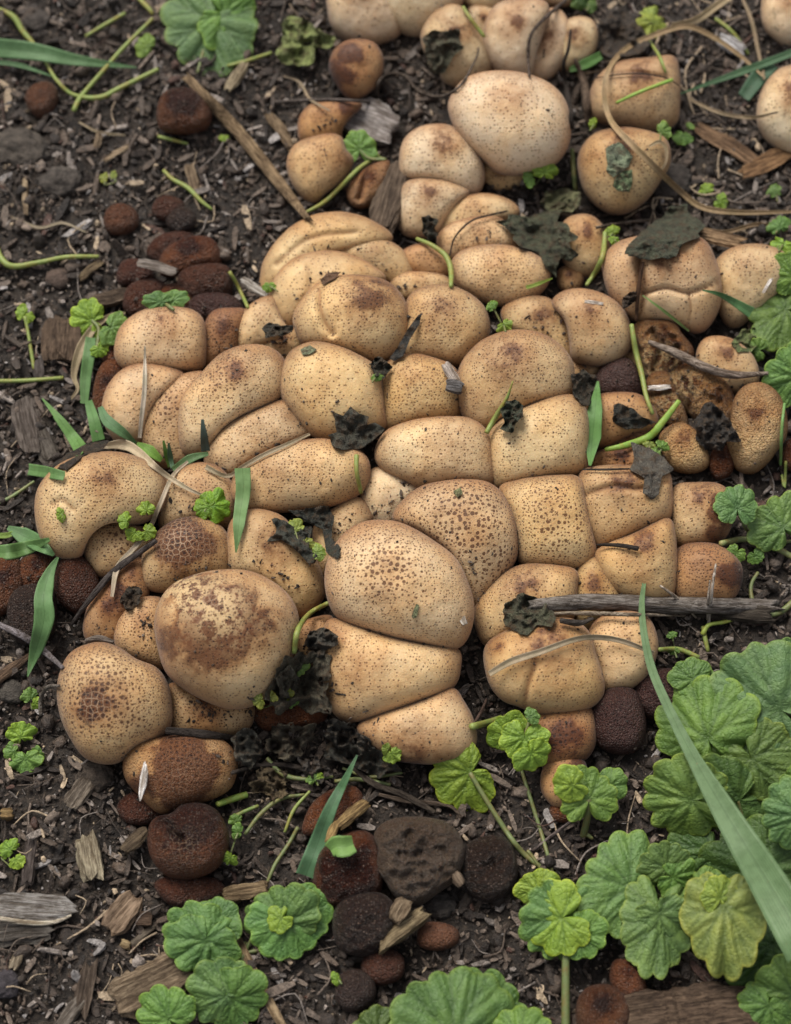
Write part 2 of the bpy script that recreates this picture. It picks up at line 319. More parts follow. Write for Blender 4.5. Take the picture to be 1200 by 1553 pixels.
# ---------------------------------------------------------------- puffballs
SKIN = dict(pale=(.74, .61, .42), tan=(.64, .475, .27), gold=(.60, .43, .225), warm=(.42, .25, .12), orange=(.15, .055, .022),
            brown=(.12, .050, .024), red=(.075, .026, .014), dark=(.034, .020, .016), purple=(.052, .022, .019), grey=(.12, .092, .066))
BALLS = []       # (V, F) for the depth map
def puffball(label, skin, pts, kw=None):
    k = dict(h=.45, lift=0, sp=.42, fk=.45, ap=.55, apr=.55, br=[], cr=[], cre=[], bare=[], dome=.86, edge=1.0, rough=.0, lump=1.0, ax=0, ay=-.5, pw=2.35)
    _q = np.array(parse(pts)); rad_ = float(np.ptp(_q, axis=0).mean() / 2)
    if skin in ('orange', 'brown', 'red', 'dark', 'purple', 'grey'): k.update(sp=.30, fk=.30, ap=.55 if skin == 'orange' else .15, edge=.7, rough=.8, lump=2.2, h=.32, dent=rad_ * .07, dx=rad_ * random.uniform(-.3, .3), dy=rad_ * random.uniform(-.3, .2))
    k.update(kw or {})
    P = spline(parse(pts), 96, closed=True)
    c0 = P.mean(0); rad = np.sqrt(abs(np.sum(P[:, 0] * np.roll(P[:, 1], -1) - P[:, 1] * np.roll(P[:, 0], -1))) / 2 / np.pi)
    P = c0 + (P - c0) * (1 + 4.2 / rad)
    cv = np.cov((P - c0).T); minor = np.sqrt(max(np.linalg.eigvalsh(cv)[0], 1) * 2)
    nth = 96 if rad > 55 else 72 if rad > 30 else 48; nr = 34 if rad > 55 else 24 if rad > 30 else 16
    Z = (P[:, 0] - c0[0]) + 1j * (P[:, 1] - c0[1]); fz = np.fft.fft(Z) / 96; kk = np.fft.fftfreq(96, 1 / 96)
    th = np.arange(nth) * 2 * np.pi / nth
    phi = np.linspace(0, np.pi / 2, nr + 1)[1:]; T = np.sin(phi)
    XY = np.zeros((nr, nth), complex)
    for c, q in zip(fz, kk):
        if abs(q) <= 14: XY += c * (T[:, None] ** abs(q)) * np.exp(1j * q * th)[None]
    X = XY.real + c0[0]; Y = XY.imag + c0[1]
    ctr = at(c0[0], c0[1], (k['h'] * rad + k['lift']) * U)
    n = (CAM - ctr).normalized(); dc = (ctr - CAM).dot(fwd); sc = dc / DIST * U
    Hh = (k['dome'] * minor * (1 - T ** k['pw']) ** .5)[:, None] + 0 * X
    PX = np.stack([X, Y, np.full_like(X, rad * .1 + c0[0])], -1)
    Hh = Hh + k['lump'] * rad * (.055 * fbm(PX / (rad * .8), 2, 1) + .02 * fbm(PX / (rad * .25), 2, 4)) * (1 - T ** 6)[:, None]
    if k.get('dent'): Hh = Hh - k['dent'] * np.exp(-(np.hypot(X - c0[0] - k.get('dx', 0), Y - c0[1] - k.get('dy', 0)) / (rad * k.get('dr', .4))) ** 2)
    if k['rough']: Hh = Hh + min(k['rough'], 3) * (2.0 if k['rough'] < 1.2 else 3.0) * (fbm(PX / 9, 3, 31, .7) + .8 * (1 - 2 * np.abs(fbm(PX / 16, 2, 37)))) * (1 - T ** 8)[:, None] * min(1, rad / 30)
    seam = np.zeros_like(X)
    for w, dep, line in k['cre']:
        ln = spline(line, 16) if len(line) > 2 else np.array(line, float)
        d = segdist(X, Y, [tuple(p) for p in ln]); g = np.exp(-(d / w) ** 2); Hh = Hh - dep * g * (1 - T ** 8)[:, None]; seam = np.maximum(seam, np.exp(-(d / (w * .55)) ** 2) * min(1, dep / 6))
    # contour plane through the centre, facing the sight line; the dome swells towards the viewer, the body narrows down into the soil
    R = np.array(right[:]); nn = np.array(n[:]); u2 = np.cross(nn, R); u2 /= np.linalg.norm(u2); r2 = np.cross(u2, nn)
    def place(X, Y, Hh):
        D = unproj(X, Y, np.ones_like(X)) - CN                     # rays
        c = np.array(ctr[:]); t = ((c - CN) @ nn) / (D @ nn)
        return CN + D * t[..., None] + nn * (Hh * sc)[..., None]
    V = [place(np.array([c0[0] + 0.0 * fz[0].real]), np.array([c0[1]]), Hh[:1].mean(1) + 0.0)]
    V[0] = place(X[:1].mean(1), Y[:1].mean(1), Hh[:1].mean(1))
    V.append(place(X, Y, Hh).reshape(-1, 3))
    contour = place(X[-1], Y[-1], 0 * X[-1])
    down = np.array(at(c0[0], c0[1], -14 * U)[:]); dn2 = np.array([ctr.x, ctr.y, -14 * U]); base = down * .5 + dn2 * .5
    cc = np.array(ctr[:]); nb = 8
    for s in np.linspace(0, 1, nb + 1)[1:]:
        V.append(cc + (contour - cc) * (1 - .08 * s - .42 * s * s) + (base - cc) * s)
    V.append(base[None] - np.array([[0, 0, 3 * U]]))
    V = np.vstack(V); rows = nr + nb
    i = 1 + np.arange(rows * nth).reshape(rows, nth); j = np.roll(i, -1, 1)
    F4 = np.stack([i[:-1], i[1:], j[1:], j[:-1]], -1).reshape(-1, 4)
    top = np.stack([np.zeros(nth, int), i[0], j[0]], -1); last = len(V) - 1
    bot = np.stack([i[-1], np.full(nth, last), j[-1]], -1)
    xs, ys, _ = project(V)
    tt = np.concatenate([[0], np.repeat(T, nth), np.ones(nb * nth + 1)])
    ex, ey = c0[0] + k['ax'] * rad, c0[1] + k['ay'] * minor
    jit = 1 + .5 * fbm(np.stack([xs, ys, xs * 0], -1) / (rad * .5), 3, 21)
    def spotf(lst, base=0):
        a = np.full(len(V), float(base))
        for (x, y, r, am) in lst: a = np.maximum(a, am * np.exp(-(np.hypot(xs - x, ys - y) / (r * 1.25) * jit) ** 2))
        return a
    brown = 1.3 * spotf(k['br'] + [(ex, ey, rad * k['apr'], k['ap'])])
    brown = np.clip(np.maximum(brown, (.30 if skin in ('tan', 'gold', 'warm') else .12) * np.exp(-((ys - (c0[1] - minor * 1.05)) / (minor * .5) * jit) ** 2)), 0, 1)
    spot = spotf(k.get('spx', []) + [(ex, ey, rad * .62, k['sp'])])
    crack = spotf(k['cr']); brown = np.maximum(brown, np.clip(crack * 1.1, 0, 1)); bare = spotf(k['bare'])
    edge = np.clip((tt - .55) / .45, 0, 1) ** 2.4 * k['edge']; edge = np.maximum(edge, np.concatenate([[0], seam.ravel(), np.zeros(nb * nth + 1)]))  # rim tint plus painted crevice shade, along creases too
    speck = np.clip(k['fk'] * (.45 + .55 * jit - .35) + .20 * np.exp(-((ys - ey) / rad) ** 2), 0, 1)
    C = np.array(ctr[:])
    g = (phi / T)[:, None]; SKX = np.concatenate([[c0[0]], (c0[0] + (X - c0[0]) * g).ravel()]); SKY = np.concatenate([[c0[1]], (c0[1] + (Y - c0[1]) * g).ravel()])
    ks = np.repeat((np.pi / 2 + np.linspace(0, 1, nb + 1)[1:] * 1.2), nth); SKX = np.concatenate([SKX, c0[0] + np.tile(X[-1] - c0[0], nb) * ks, [c0[0]]]); SKY = np.concatenate([SKY, c0[1] + np.tile(Y[-1] - c0[1], nb) * ks, [c0[1]]])
    F = [F4, np.vstack([top, bot])]
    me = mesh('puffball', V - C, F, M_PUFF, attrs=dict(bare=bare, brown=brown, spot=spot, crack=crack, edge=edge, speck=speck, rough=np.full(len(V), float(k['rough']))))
    sa = me.attributes.new('skin', 'FLOAT_VECTOR', 'POINT'); sa.data.foreach_set('vector', np.stack([SKX, SKY, SKX * 0], 1).astype(np.float32).ravel())
    j_ = .93 + .14 * random.random(); cs = SKIN[skin]
    o = link('puffball', me, loc=C, color=(cs[0] * j_, cs[1] * j_ * (.97 + .05 * random.random()), cs[2] * j_ * (.92 + .14 * random.random())))
    tagged(o, label, 'puffball', 'puffball mushrooms crowded on the soil')
    BALLS.append((V, np.vstack([F4[:, :3], F4[:, [0, 2, 3]], top, bot])))
    return o

PUFFS = [l.split('|') for l in r'''
pale puffball cut by the upper frame, beside the small rust-brown ball|pale|500,-30 501,20 510,45 530,60 555,66 580,62 603,50 604,25 590,0 575,-40 535,-50|dict(sp=0,fk=.1)
large pale puffball at the upper frame between two pale neighbours|pale|572,-30 577,10 590,30 612,48 640,53 660,42 680,25 697,5 700,-30 660,-60 610,-60|dict(sp=0,fk=.1)
pale puffball half covered by a dark crumpled leaf, beneath the upper frame|pale|642,55 655,28 675,14 695,12 715,30 732,60 744,100 730,115 708,124 690,128 672,118 668,105 650,85|dict(sp=.1,fk=.3,edge=1)
tiny pale puffball wedged beside a thin green stem near the upper frame|pale|712,20 725,12 745,16 752,30 745,50 735,66 722,45|dict(sp=0,fk=.2,lift=-10)
flat pale puffball sliver at the upper frame above the tiny wedged one|pale|700,-15 712,8 735,14 758,6 768,-20 735,-35|dict(sp=0,fk=.1)
smooth pale puffball with a crooked dark twig along its side|pale|737,58 742,28 758,8 790,0 822,5 830,20 822,50 812,80 803,116 775,115 750,100 739,78|dict(sp=0,fk=.12,lift=14)
narrow pale puffball lobe behind the crooked dark twig|pale|803,110 803,90 815,60 825,25 845,18 860,38 860,70 852,95 838,112 818,120|dict(sp=0,fk=.12)
small pale puffball right of the crooked twig, a dark stalk across it|pale|846,60 856,38 876,29 896,34 904,52 901,75 887,92 868,104 848,100 844,80|dict(sp=0,fk=.12)
pale puffball at the upper frame above the twig-crossed one|pale|762,-10 780,2 820,4 860,6 868,-20 820,-45 770,-35|dict(sp=0,fk=.1)
largest smooth pale puffball, oval, alone above the cluster|pale|684,165 692,140 712,120 745,111 790,113 830,128 853,152 862,185 858,220 840,246 810,258 775,262 750,255 735,240 713,222 695,197|dict(h=.75,lift=8,sp=.12,fk=.4,ap=.42,apr=.36,ay=-.5,pw=2.1,lump=.4)
cream puffball tucked under the largest smooth oval one|pale|610,243 616,215 636,197 665,191 690,197 712,216 728,245 731,270 722,290 703,292 690,281 662,273 635,272 613,266|dict(h=.7,fk=.55,sp=.12)
cream puffball below the tucked one, with a black scrap on its lower side|pale|609,305 613,285 625,276 650,272 680,277 708,292 692,308 674,332 668,352 640,358 615,352 608,330|dict(fk=.5,sp=.15)
small shaded puffball peeping from under the largest smooth oval one|tan|733,245 760,255 790,262 785,280 760,287 738,278|dict(lift=-12)
round rust-brown puffball with a dark purple cap, beneath the pale upper pair|warm|503,95 510,78 525,66 545,63 565,68 577,85 578,105 570,125 555,140 540,147 525,142 512,125 504,110|dict(h=.8,ap=.85,apr=.45,ax=-.15,br=[(525,85,16,.95),(510,110,30,.7)],fk=.5)
tan puffball behind the heart-shaped one, chewed at its side by grey wood|warm|456,195 460,175 475,160 500,154 528,155 545,162 530,178 518,195 516,212 500,214 475,216 460,212|dict(ap=.3,br=[(525,162,20,.6)])
broad tan heart-shaped puffball above the long straw stalk|gold|439,245 445,228 457,217 478,210 500,206 516,212 522,228 533,242 528,258 515,275 495,290 478,305 462,298 448,280 440,260|dict(ap=.3,br=[(520,240,24,.5)],fk=.5)
broken orange-tan puffball scrap behind a green stem and dark stick|warm|530,292 540,272 560,255 586,248 586,272 575,295 560,310 540,310|dict(rough=.6,cre=[(5,12,[(560,250),(545,300)])])
brown-speckled puffball with a dry stalk in front of it, torn at its crown|tan|898,150 905,125 925,104 950,94 985,90 1018,88 1027,110 1028,150 1022,185 990,195 950,190 915,184 900,172|dict(fk=.4,sp=.2,cre=[(4,4,[(905,112),(960,110),(1010,118)])])
round puffball with a grey-green leaf scrap and a dry straw loop over it|tan|880,250 886,225 905,205 935,197 965,198 1000,208 1012,225 1012,250 998,275 980,300 955,318 930,321 905,308 888,285|dict(h=.7,fk=.55,br=[(905,240,30,.4),(940,230,40,.3)])
pale puffball cut by the frame beneath the blue-green grass tip|pale|1151,170 1158,140 1175,115 1200,103 1240,110 1255,170 1235,225 1200,232 1170,215 1155,195|dict(fk=.35)
pale puffball in the upper corner, cut by the frame|pale|1158,15 1165,-15 1200,-25 1240,0 1240,40 1200,68 1175,55 1162,40|dict(sp=0,fk=.1)
half-hidden tan puffball behind the big dark green rotting leaf|tan|850,355 865,333 895,330 917,352 921,382 908,408 888,416 865,408 853,382|dict(fk=.3)
small brown puffball low in the gap beneath the rotting leaf|warm|850,412 865,406 882,416 878,435 862,441 850,432|dict(lift=-10)
wide pinched puffball with a deep cleft and dark debris, dark leaf on its crown|tan|918,410 922,388 940,370 975,360 1030,357 1065,366 1080,390 1089,420 1090,455 1078,485 1060,502 1040,498 1020,487 1000,486 975,488 955,480 938,462 925,440|dict(h=.6,sp=.1,fk=.35,cre=[(5,12,[(978,365),(970,410),(976,450),(966,490)]),(4,6,[(976,446),(1010,437),(1045,444),(1088,428)]),(3,4,[(1044,446),(1047,470),(1040,500)])],br=[(970,420,26,.45),(1040,360,50,.4)])
tan puffball with a white scratch, partly under the green ivy leaf|tan|1085,410 1095,390 1120,376 1155,374 1185,385 1195,405 1185,435 1163,460 1140,478 1122,492 1105,490 1093,470 1087,440|dict(sp=.2,fk=.35,ap=.35)
smooth tan puffball with a white scratch and reddish crown|tan|841,460 855,446 880,441 910,447 935,462 950,485 955,510 950,530 935,545 910,552 885,549 869,540 865,510 858,485 846,472|dict(h=.7,ap=.5,apr=.5,ay=-.5,fk=.4,sp=.3)
plain tan puffball left of the one with a reddish crown|tan|765,475 780,460 805,453 830,455 848,470 860,495 866,525 862,548 850,545 830,520 800,508 775,500|dict(fk=.35,sp=.2)
small tan puffball sliver under the white-scratched smooth one|gold|860,550 885,549 907,553 905,564 888,574 866,572|dict(lift=-12)
dusky purple-brown puffball beside a long green stem|purple|906,578 918,556 940,546 956,550 968,570 972,595 964,604 935,602 913,600|dict(rough=.3,fk=.2)
tan puffball shoulder above the dusky purple one|gold|940,530 953,520 964,535 968,560 958,556 946,546|dict(lift=-6)
pinkish tan puffball with a black leaf shred on its flank|warm|888,625 900,605 930,598 965,600 985,615 994,635 990,652 965,654 945,664 920,676 900,674 890,650|dict(fk=.35,ap=.2,sp=.1)
narrow tan puffball strip beneath the black leaf shred|warm|912,684 922,668 948,656 978,648 988,652 982,664 960,676 930,686|dict(lift=-6)
low speckled puffball partly hidden by the grey dead leaf flap|warm|890,705 905,690 925,682 955,680 985,684 992,712 950,714 910,714|dict(fk=.7,sp=.7,edge=1)
square tan puffball with a horizontal fold, under the grey dead leaf flap|gold|881,730 890,714 930,708 980,711 1010,718 1016,745 1016,775 1008,790 985,800 960,812 935,824 908,831 895,810 885,780|dict(h=.6,sp=.25,fk=.45,cre=[(5,7,[(884,752),(930,738),(970,742),(1012,730)])],br=[(940,735,35,.3)])
wedge-shaped puffball above the thick grey twig, thin twig tip on it|gold|905,842 925,826 960,812 990,797 1012,790 1020,805 1024,840 1023,880 1015,905 985,914 960,910 935,895 915,870|dict(h=.6,sp=.2,fk=.4,br=[(975,870,24,.35)])
squarish tan puffball, its far side dusted with dark soil|gold|1020,755 1030,738 1055,735 1085,736 1103,748 1110,770 1105,800 1090,820 1060,824 1035,828 1024,815 1021,785|dict(h=.55,fk=.6,br=[(1100,775,26,.85),(1085,810,18,.7)])
brown peppered puffball behind the thick grey twig|warm|1024,850 1035,832 1060,826 1090,830 1115,848 1123,870 1117,895 1100,912 1060,914 1035,912 1024,895|dict(ap=.4,apr=.8,fk=.85,sp=.5,br=[(1110,870,22,.8)])
tiny tan puffball sliver between the wedge and the peppered brown one|gold|1018,812 1028,816 1034,832 1026,848 1020,838|dict(lift=-8)
ragged broken puffball wall under the grey stick, above the rotted hollow|warm|963,505 970,492 990,487 1020,492 1032,508 1048,530 1042,552 1012,572 985,582 975,555 969,525|dict(rough=2.5,fk=.4,lift=6,dent=14,cre=[(5,12,[(990,500),(1000,530),(992,560)]),(4,8,[(1010,500),(1030,530)])],bare=[(1000,550,26,1)],br=[(1015,530,30,.6)])
smooth round puffball crossed by the grey stick|tan|1060,540 1068,520 1085,513 1110,517 1135,535 1147,560 1145,582 1125,590 1105,592 1080,577 1065,560|dict(h=.7,fk=.35)
rust-stained slumped puffball below the grey stick|warm|1013,572 1030,557 1060,553 1090,570 1108,595 1113,620 1106,642 1085,652 1060,638 1042,622 1025,600|dict(rough=2,fk=.8,sp=.4,ap=.3,lump=2,cre=[(4,8,[(1030,570),(1050,590),(1045,620)])],bare=[(1035,585,24,.8)],br=[(1040,575,24,.6),(1090,600,20,.5)])
split stub of a puffball with a white torn edge|warm|980,588 990,572 1008,568 1020,580 1026,600 1036,618 1041,650 1022,644 998,634 984,612|dict(rough=1.6,fk=.4,lift=8,cre=[(4,9,[(984,600),(1015,595)])],bare=[(1010,615,18,.8)])
small tan puffball between the green stem fork and the black leaf clod|gold|1003,668 1015,651 1035,645 1055,657 1068,680 1072,700 1060,712 1035,714 1015,702|dict(fk=.6,sp=.2,rough=.3)
lumpy tan puffball with dirt on its shoulder, beside the ivy leaves|gold|1110,640 1115,610 1130,590 1155,585 1178,600 1190,630 1190,660 1176,682 1160,702 1140,714 1118,707 1108,685 1105,660|dict(h=.6,fk=.35,sp=.3,lump=2.2,rough=.5)
tiny brown puffball under the black leaf clod|orange|1077,702 1084,686 1100,680 1112,695 1106,716 1088,723|dict()
rust-brown puffball cut by the frame beside the ivy|orange|1188,690 1195,672 1215,668 1225,690 1215,710 1195,708|dict()
broad folded puffball at the back of the main cluster|tan|399,425 405,395 420,370 445,345 480,328 520,325 555,335 582,352 588,366 560,372 530,378 505,384 470,392 440,405 422,432 412,452 400,445|dict(h=.5,fk=.2,sp=.1,ap=.2,cre=[(5,4,[(420,400),(470,362),(540,352)])])
smooth arched puffball wedged behind the folded ones|tan|502,380 530,366 560,361 590,368 612,385 623,408 622,422 600,434 585,425 560,412 535,396|dict(h=.5,fk=.25,ap=.3)
curved tan puffball with torn streaks, behind the dented one|tan|412,460 415,435 428,412 450,393 480,384 510,384 540,393 565,408 580,424 560,430 520,430 490,440 467,458 452,480 446,498 425,490 413,478|dict(h=.6,fk=.2,sp=.12,ap=.1,cre=[(4,4,[(465,400),(470,430),(460,460)])])
dented kidney-shaped puffball with a pale scar, at the cluster's back|tan|449,480 460,458 480,435 510,422 545,420 580,427 603,445 615,470 616,500 608,525 590,542 572,548 548,542 515,530 485,525 462,520 452,500|dict(h=.8,fk=.6,sp=.55,ax=.35,br=[(540,455,30,.35)],cre=[(6,14,[(485,440),(486,465),(494,488),(504,505)]),(3,5,[(545,425),(535,432)])])
small low puffball behind the dark-crowned one|gold|597,430 610,417 640,414 672,420 685,435 665,445 630,452 610,450|dict(fk=.5,ap=.25)
pinkish puffball under the arching green stem|warm|615,382 640,372 665,377 680,395 682,416 655,420 628,412 615,397|dict(fk=.5,ap=.15)
dark-crowned puffball beside the black curled strip|tan|620,458 640,440 675,435 705,445 728,463 738,485 737,510 720,532 697,553 660,545 630,542 612,543 608,530 615,500|dict(h=.65,fk=.6,sp=.6,ap=.5,apr=.5,ay=-.45)
wide freckled puffball above the tiny green sprout|tan|688,405 700,385 730,375 765,374 800,383 825,400 830,420 820,440 800,454 770,462 740,458 715,445 695,430|dict(h=.55,fk=.75,sp=.35,ap=.3,ay=-.5)
lower fold of the stacked pair of puffballs beside the rotting leaf|tan|668,362 680,345 705,334 745,330 775,345 788,365 775,378 740,378 705,387 688,395 674,384|dict(fk=.6,ap=.3)
upper fold of the stacked pair of puffballs beside the rotting leaf|tan|667,340 675,320 700,302 735,296 768,305 782,322 765,334 720,338 690,347 677,362 669,354|dict(fk=.4,ap=.4)
tall egg-shaped puffball above the torn black leaf|tan|428,585 432,560 445,535 475,522 510,527 545,542 570,560 578,590 582,630 583,645 560,655 530,667 500,668 470,655 445,625 432,605|dict(h=.7,fk=.35,sp=.15,ap=.12,br=[(455,600,22,.25)])
four-sided brown-freckled puffball with a white scrap at its corner|gold|579,582 585,560 600,545 630,540 655,545 682,556 695,575 698,600 697,627 680,638 640,640 605,648 588,652 580,620|dict(h=.6,fk=.75,sp=.4,ap=.3,apr=.6)
large domed puffball behind the upright green stalk|tan|697,590 700,560 715,535 740,515 775,504 810,506 840,520 862,545 868,575 866,600 840,607 810,614 780,625 755,640 735,656 712,640 700,615|dict(h=.8,fk=.55,sp=.45,br=[(780,530,30,.35),(725,600,22,.25)])
squarish puffball beside the upright green grass blade|tan|742,690 741,665 760,640 790,622 830,606 862,602 880,612 890,640 889,680 888,708 875,718 840,722 805,730 765,740 750,738 745,715|dict(h=.65,fk=.45,sp=.25,ap=.12)
smooth wide pentagonal puffball at the middle of the cluster|tan|573,690 585,660 610,645 650,636 700,635 725,645 740,665 744,700 744,732 715,730 680,733 645,740 610,725 585,712|dict(h=.7,fk=.5,sp=.25,ap=.35,ax=.3,ay=-.3)
smallest diamond-shaped puffball with a plain yellowish middle|pale|549,755 555,732 568,714 590,713 615,728 640,742 620,757 605,775 595,794 575,794 556,785|dict(fk=.12,sp=.05,ap=.25,ax=0,ay=.1,apr=.3,dome=.6)
puffball thickly dotted with dark pores, under the pentagonal one|tan|600,790 612,765 640,742 675,733 715,731 745,738 765,760 778,790 782,825 778,850 760,875 740,900 722,925 712,910 708,885 695,855 680,835 650,812 625,800|dict(h=.65,fk=.4,sp=1.0,spx=[(710,790,80,1.15),(745,850,60,1)],ap=.3,br=[(725,820,22,.35),(665,775,18,.35)])
square pore-dotted puffball right of the thickly dotted one|gold|760,745 780,733 820,726 865,724 880,732 886,760 892,790 901,835 890,855 875,862 840,860 800,858 788,845 785,815 777,780|dict(h=.6,fk=.6,sp=.9,spx=[(850,800,60,1.0)],ap=.25)
narrow wedge puffball crossed by the thick grey twig|gold|868,905 873,877 885,858 903,850 916,868 934,893 938,915 920,930 898,955 882,950 870,928|dict(h=.5,fk=.5,sp=.3)
tan puffball bearing a black leaf knot beside the thick twig's end|gold|724,940 726,915 740,895 765,872 795,859 840,860 870,868 872,890 868,925 860,945 820,948 780,958 745,977 730,962|dict(h=.55,fk=.5,sp=.45)
broad puffball with a dry straw laid over it, below the thick twig|gold|738,990 748,972 780,955 820,943 860,940 880,950 893,965 900,990 912,1030 910,1055 890,1072 850,1080 815,1080 790,1070 765,1060 748,1040 740,1015|dict(h=.65,fk=.4,sp=.15,cre=[(6,7,[(812,1005),(800,1045),(795,1085)])],br=[(835,1030,50,.25),(755,980,16,.5)])
rounded puffball under the straw's tip, beside the long grass blade|gold|893,970 905,945 930,932 965,932 985,945 995,975 991,1000 978,1025 955,1042 930,1048 914,1045 907,1015 899,990|dict(h=.6,fk=.4,sp=.2,ap=.15)
orange-brown pored puffball above the folded bright ivy leaf|warm|800,1100 810,1086 840,1078 885,1072 898,1085 901,1110 899,1130 885,1150 850,1162 815,1155 800,1130|dict(fk=.7,sp=.8,ap=.7,apr=.7,ay=.1,h=.35)
cinnamon puffball hiding behind the ivy leaf stalk|warm|823,1190 828,1165 848,1150 880,1152 890,1185 882,1210 866,1222 845,1222 830,1208|dict(ap=.25,br=[(880,1165,22,.8)],lift=-8)
small brown puffball beneath the cinnamon one|orange|838,1228 850,1218 868,1222 872,1234 860,1244 845,1242|dict(lift=-8)
wrinkled dark purple puffball below the straw-topped one|purple|899,1080 910,1058 935,1045 960,1050 971,1070 977,1100 971,1127 955,1139 930,1139 905,1122|dict(rough=.5,fk=.8,sp=.5,h=.45)
dark purple puffball beneath the long grass blade|purple|963,1050 975,1028 1000,1018 1025,1020 1036,1040 1031,1072 1010,1087 985,1087 970,1072|dict(rough=.5,fk=.6)
hero-sized dome puffball with a ring of big dark pores and a white nick|tan|497,870 505,840 525,812 550,796 580,792 610,797 640,812 670,832 690,850 705,880 715,915 712,950 700,973 685,982 650,977 600,967 550,952 515,935 500,905|dict(h=.85,lift=6,fk=.5,sp=.8,spx=[(588,862,48,1.25),(580,850,85,.8)],ap=.15,br=[(585,900,28,.3),(590,860,30,.3),(600,985,50,.0)],ay=-.2,pw=2.2,cre=[(4,3,[(700,925),(690,960)])])
long smooth puffball slab under the hero-sized dome|tan|495,955 508,941 545,950 600,968 650,978 690,985 694,1010 688,1035 670,1050 630,1065 580,1082 540,1092 515,1085 500,1060 494,1030 491,1000|dict(h=.6,fk=.35,sp=.3,ap=.2,ax=-.5,br=[(545,1020,42,.38),(515,965,24,.35)])
orange-based puffball at the foot of the stack, above the bright ivy leaf|tan|548,1100 580,1083 640,1063 682,1046 700,1065 715,1095 718,1125 705,1145 670,1155 640,1156 600,1150 570,1132 552,1115|dict(h=.5,fk=.3,sp=.1,ap=.0,br=[(620,1145,50,.5),(570,1115,22,.35)])
leaning tan puffball behind the wilted lobed leaf|tan|348,845 350,805 362,785 390,776 425,785 450,810 475,845 488,880 487,905 465,930 448,932 440,918 430,902 405,885 375,870 352,868|dict(h=.55,fk=.3,sp=.2,br=[(420,850,24,.35),(385,790,20,.3)])
tan puffball beneath the wet dark leaf strips|tan|505,775 530,760 548,764 561,790 545,799 520,814 500,842 490,878 482,850 478,805 490,785|dict(fk=.3,sp=.1,ap=.1,lift=-4)
shaded puffball beside the thin green stem, behind the rotting leaf heap|warm|436,975 448,952 475,940 500,938 504,960 494,1000 470,1012 440,1002|dict(lift=-10,ap=.2)
biggest round puffball with scraped yellow and brown skin|tan|238,950 243,920 260,893 290,877 330,868 375,869 410,884 436,906 449,935 448,965 438,1000 420,1032 398,1058 372,1070 345,1071 320,1063 290,1048 258,1022 245,990|dict(h=.85,lift=4,fk=.35,sp=.65,spx=[(370,950,70,.6)],ap=.0,pw=2.2,bare=[(285,905,26,1),(330,925,34,1)],br=[(330,945,52,1.0),(300,905,32,.8),(360,915,34,.8),(315,990,42,.7),(270,970,40,.6)],cr=[(325,915,26,.55)])
low pored puffball under the scraped round one|gold|258,1058 262,1040 290,1043 330,1062 375,1066 381,1085 370,1106 340,1114 290,1111 264,1106|dict(fk=.7,sp=.8,br=[(310,1075,35,.5)],h=.4)
small freckled puffball squeezed left of the scraped round one|gold|177,960 185,935 205,915 228,909 246,916 243,950 244,980 250,1010 225,1004 195,992 180,980|dict(fk=.75,sp=.6,ap=.35)
kidney-shaped puffball with a net of dark cracked pores|gold|90,1050 95,1020 108,995 130,982 155,978 180,985 205,1002 235,1015 252,1040 257,1070 255,1100 235,1120 205,1130 185,1150 160,1155 130,1145 108,1115 95,1085|dict(h=.75,fk=.75,sp=1.0,spx=[(150,1060,75,1.1)],ap=.1,br=[(140,1065,30,.7),(165,1060,40,.45)],cr=[(140,1068,24,.8)])
flattened brown puffball with a white shell-like scrap, under the low pored one|gold|191,1160 200,1135 225,1122 260,1118 300,1115 335,1125 353,1145 355,1170 345,1195 320,1210 300,1216 270,1225 250,1231 235,1225 215,1205 197,1185|dict(h=.5,fk=.7,sp=.8,br=[(275,1170,60,1.0),(300,1190,30,.95),(215,1190,26,.6)],rough=.3,cr=[(270,1185,40,.3)])
coiled red-brown puffball like a snail, on the bare soil|orange|228,1272 232,1250 245,1240 262,1236 275,1225 300,1221 325,1231 340,1255 343,1280 335,1305 315,1322 285,1330 255,1325 238,1308 230,1290|dict(h=.6,fk=.8,sp=.5,ap=.75,apr=.9,rough=.8,cr=[(278,1285,24,.4)],cre=[(6,22,[(228,1234),(248,1244),(260,1254),(264,1266),(274,1272)])])
puffball with a black net-cracked crown, above the scraped round one|gold|218,860 222,835 240,810 265,792 295,787 325,795 343,815 348,845 346,872 320,877 290,879 260,893 240,895 222,885|dict(h=.65,fk=.75,sp=.9,br=[(278,822,34,1.2),(258,832,24,.8)],cr=[(275,822,26,1.0)],ap=0)
small pore-dotted puffball under the elongated one's end|gold|131,832 138,808 155,795 180,792 210,800 230,812 226,832 206,852 182,866 157,873 138,857|dict(fk=.7,sp=1.0,ap=.3,apr=.7)
dull brown-stained puffball beside the dark stick|warm|130,945 140,910 160,880 185,860 214,850 222,870 222,905 205,920 187,937 177,974 155,974 135,967|dict(fk=.6,sp=.5,br=[(170,915,25,.55),(200,870,20,.5)])
elongated bent puffball at the cluster's edge, grass behind it|tan|57,765 65,735 90,708 125,693 170,688 210,697 240,715 250,740 246,765 225,787 200,794 165,791 145,801 132,822 125,840 105,845 78,832 62,805|dict(h=.75,fk=.7,sp=.5,ap=.5,apr=.4,ax=.15,br=[(150,710,40,.35)],cre=[(5,5,[(80,765),(95,758),(112,772)])])
speckled puffball below the crossing dry stalks|gold|243,768 253,735 275,714 305,705 335,715 353,745 356,775 346,802 325,797 295,789 265,797 248,802|dict(fk=.7,sp=.35,ap=.35)
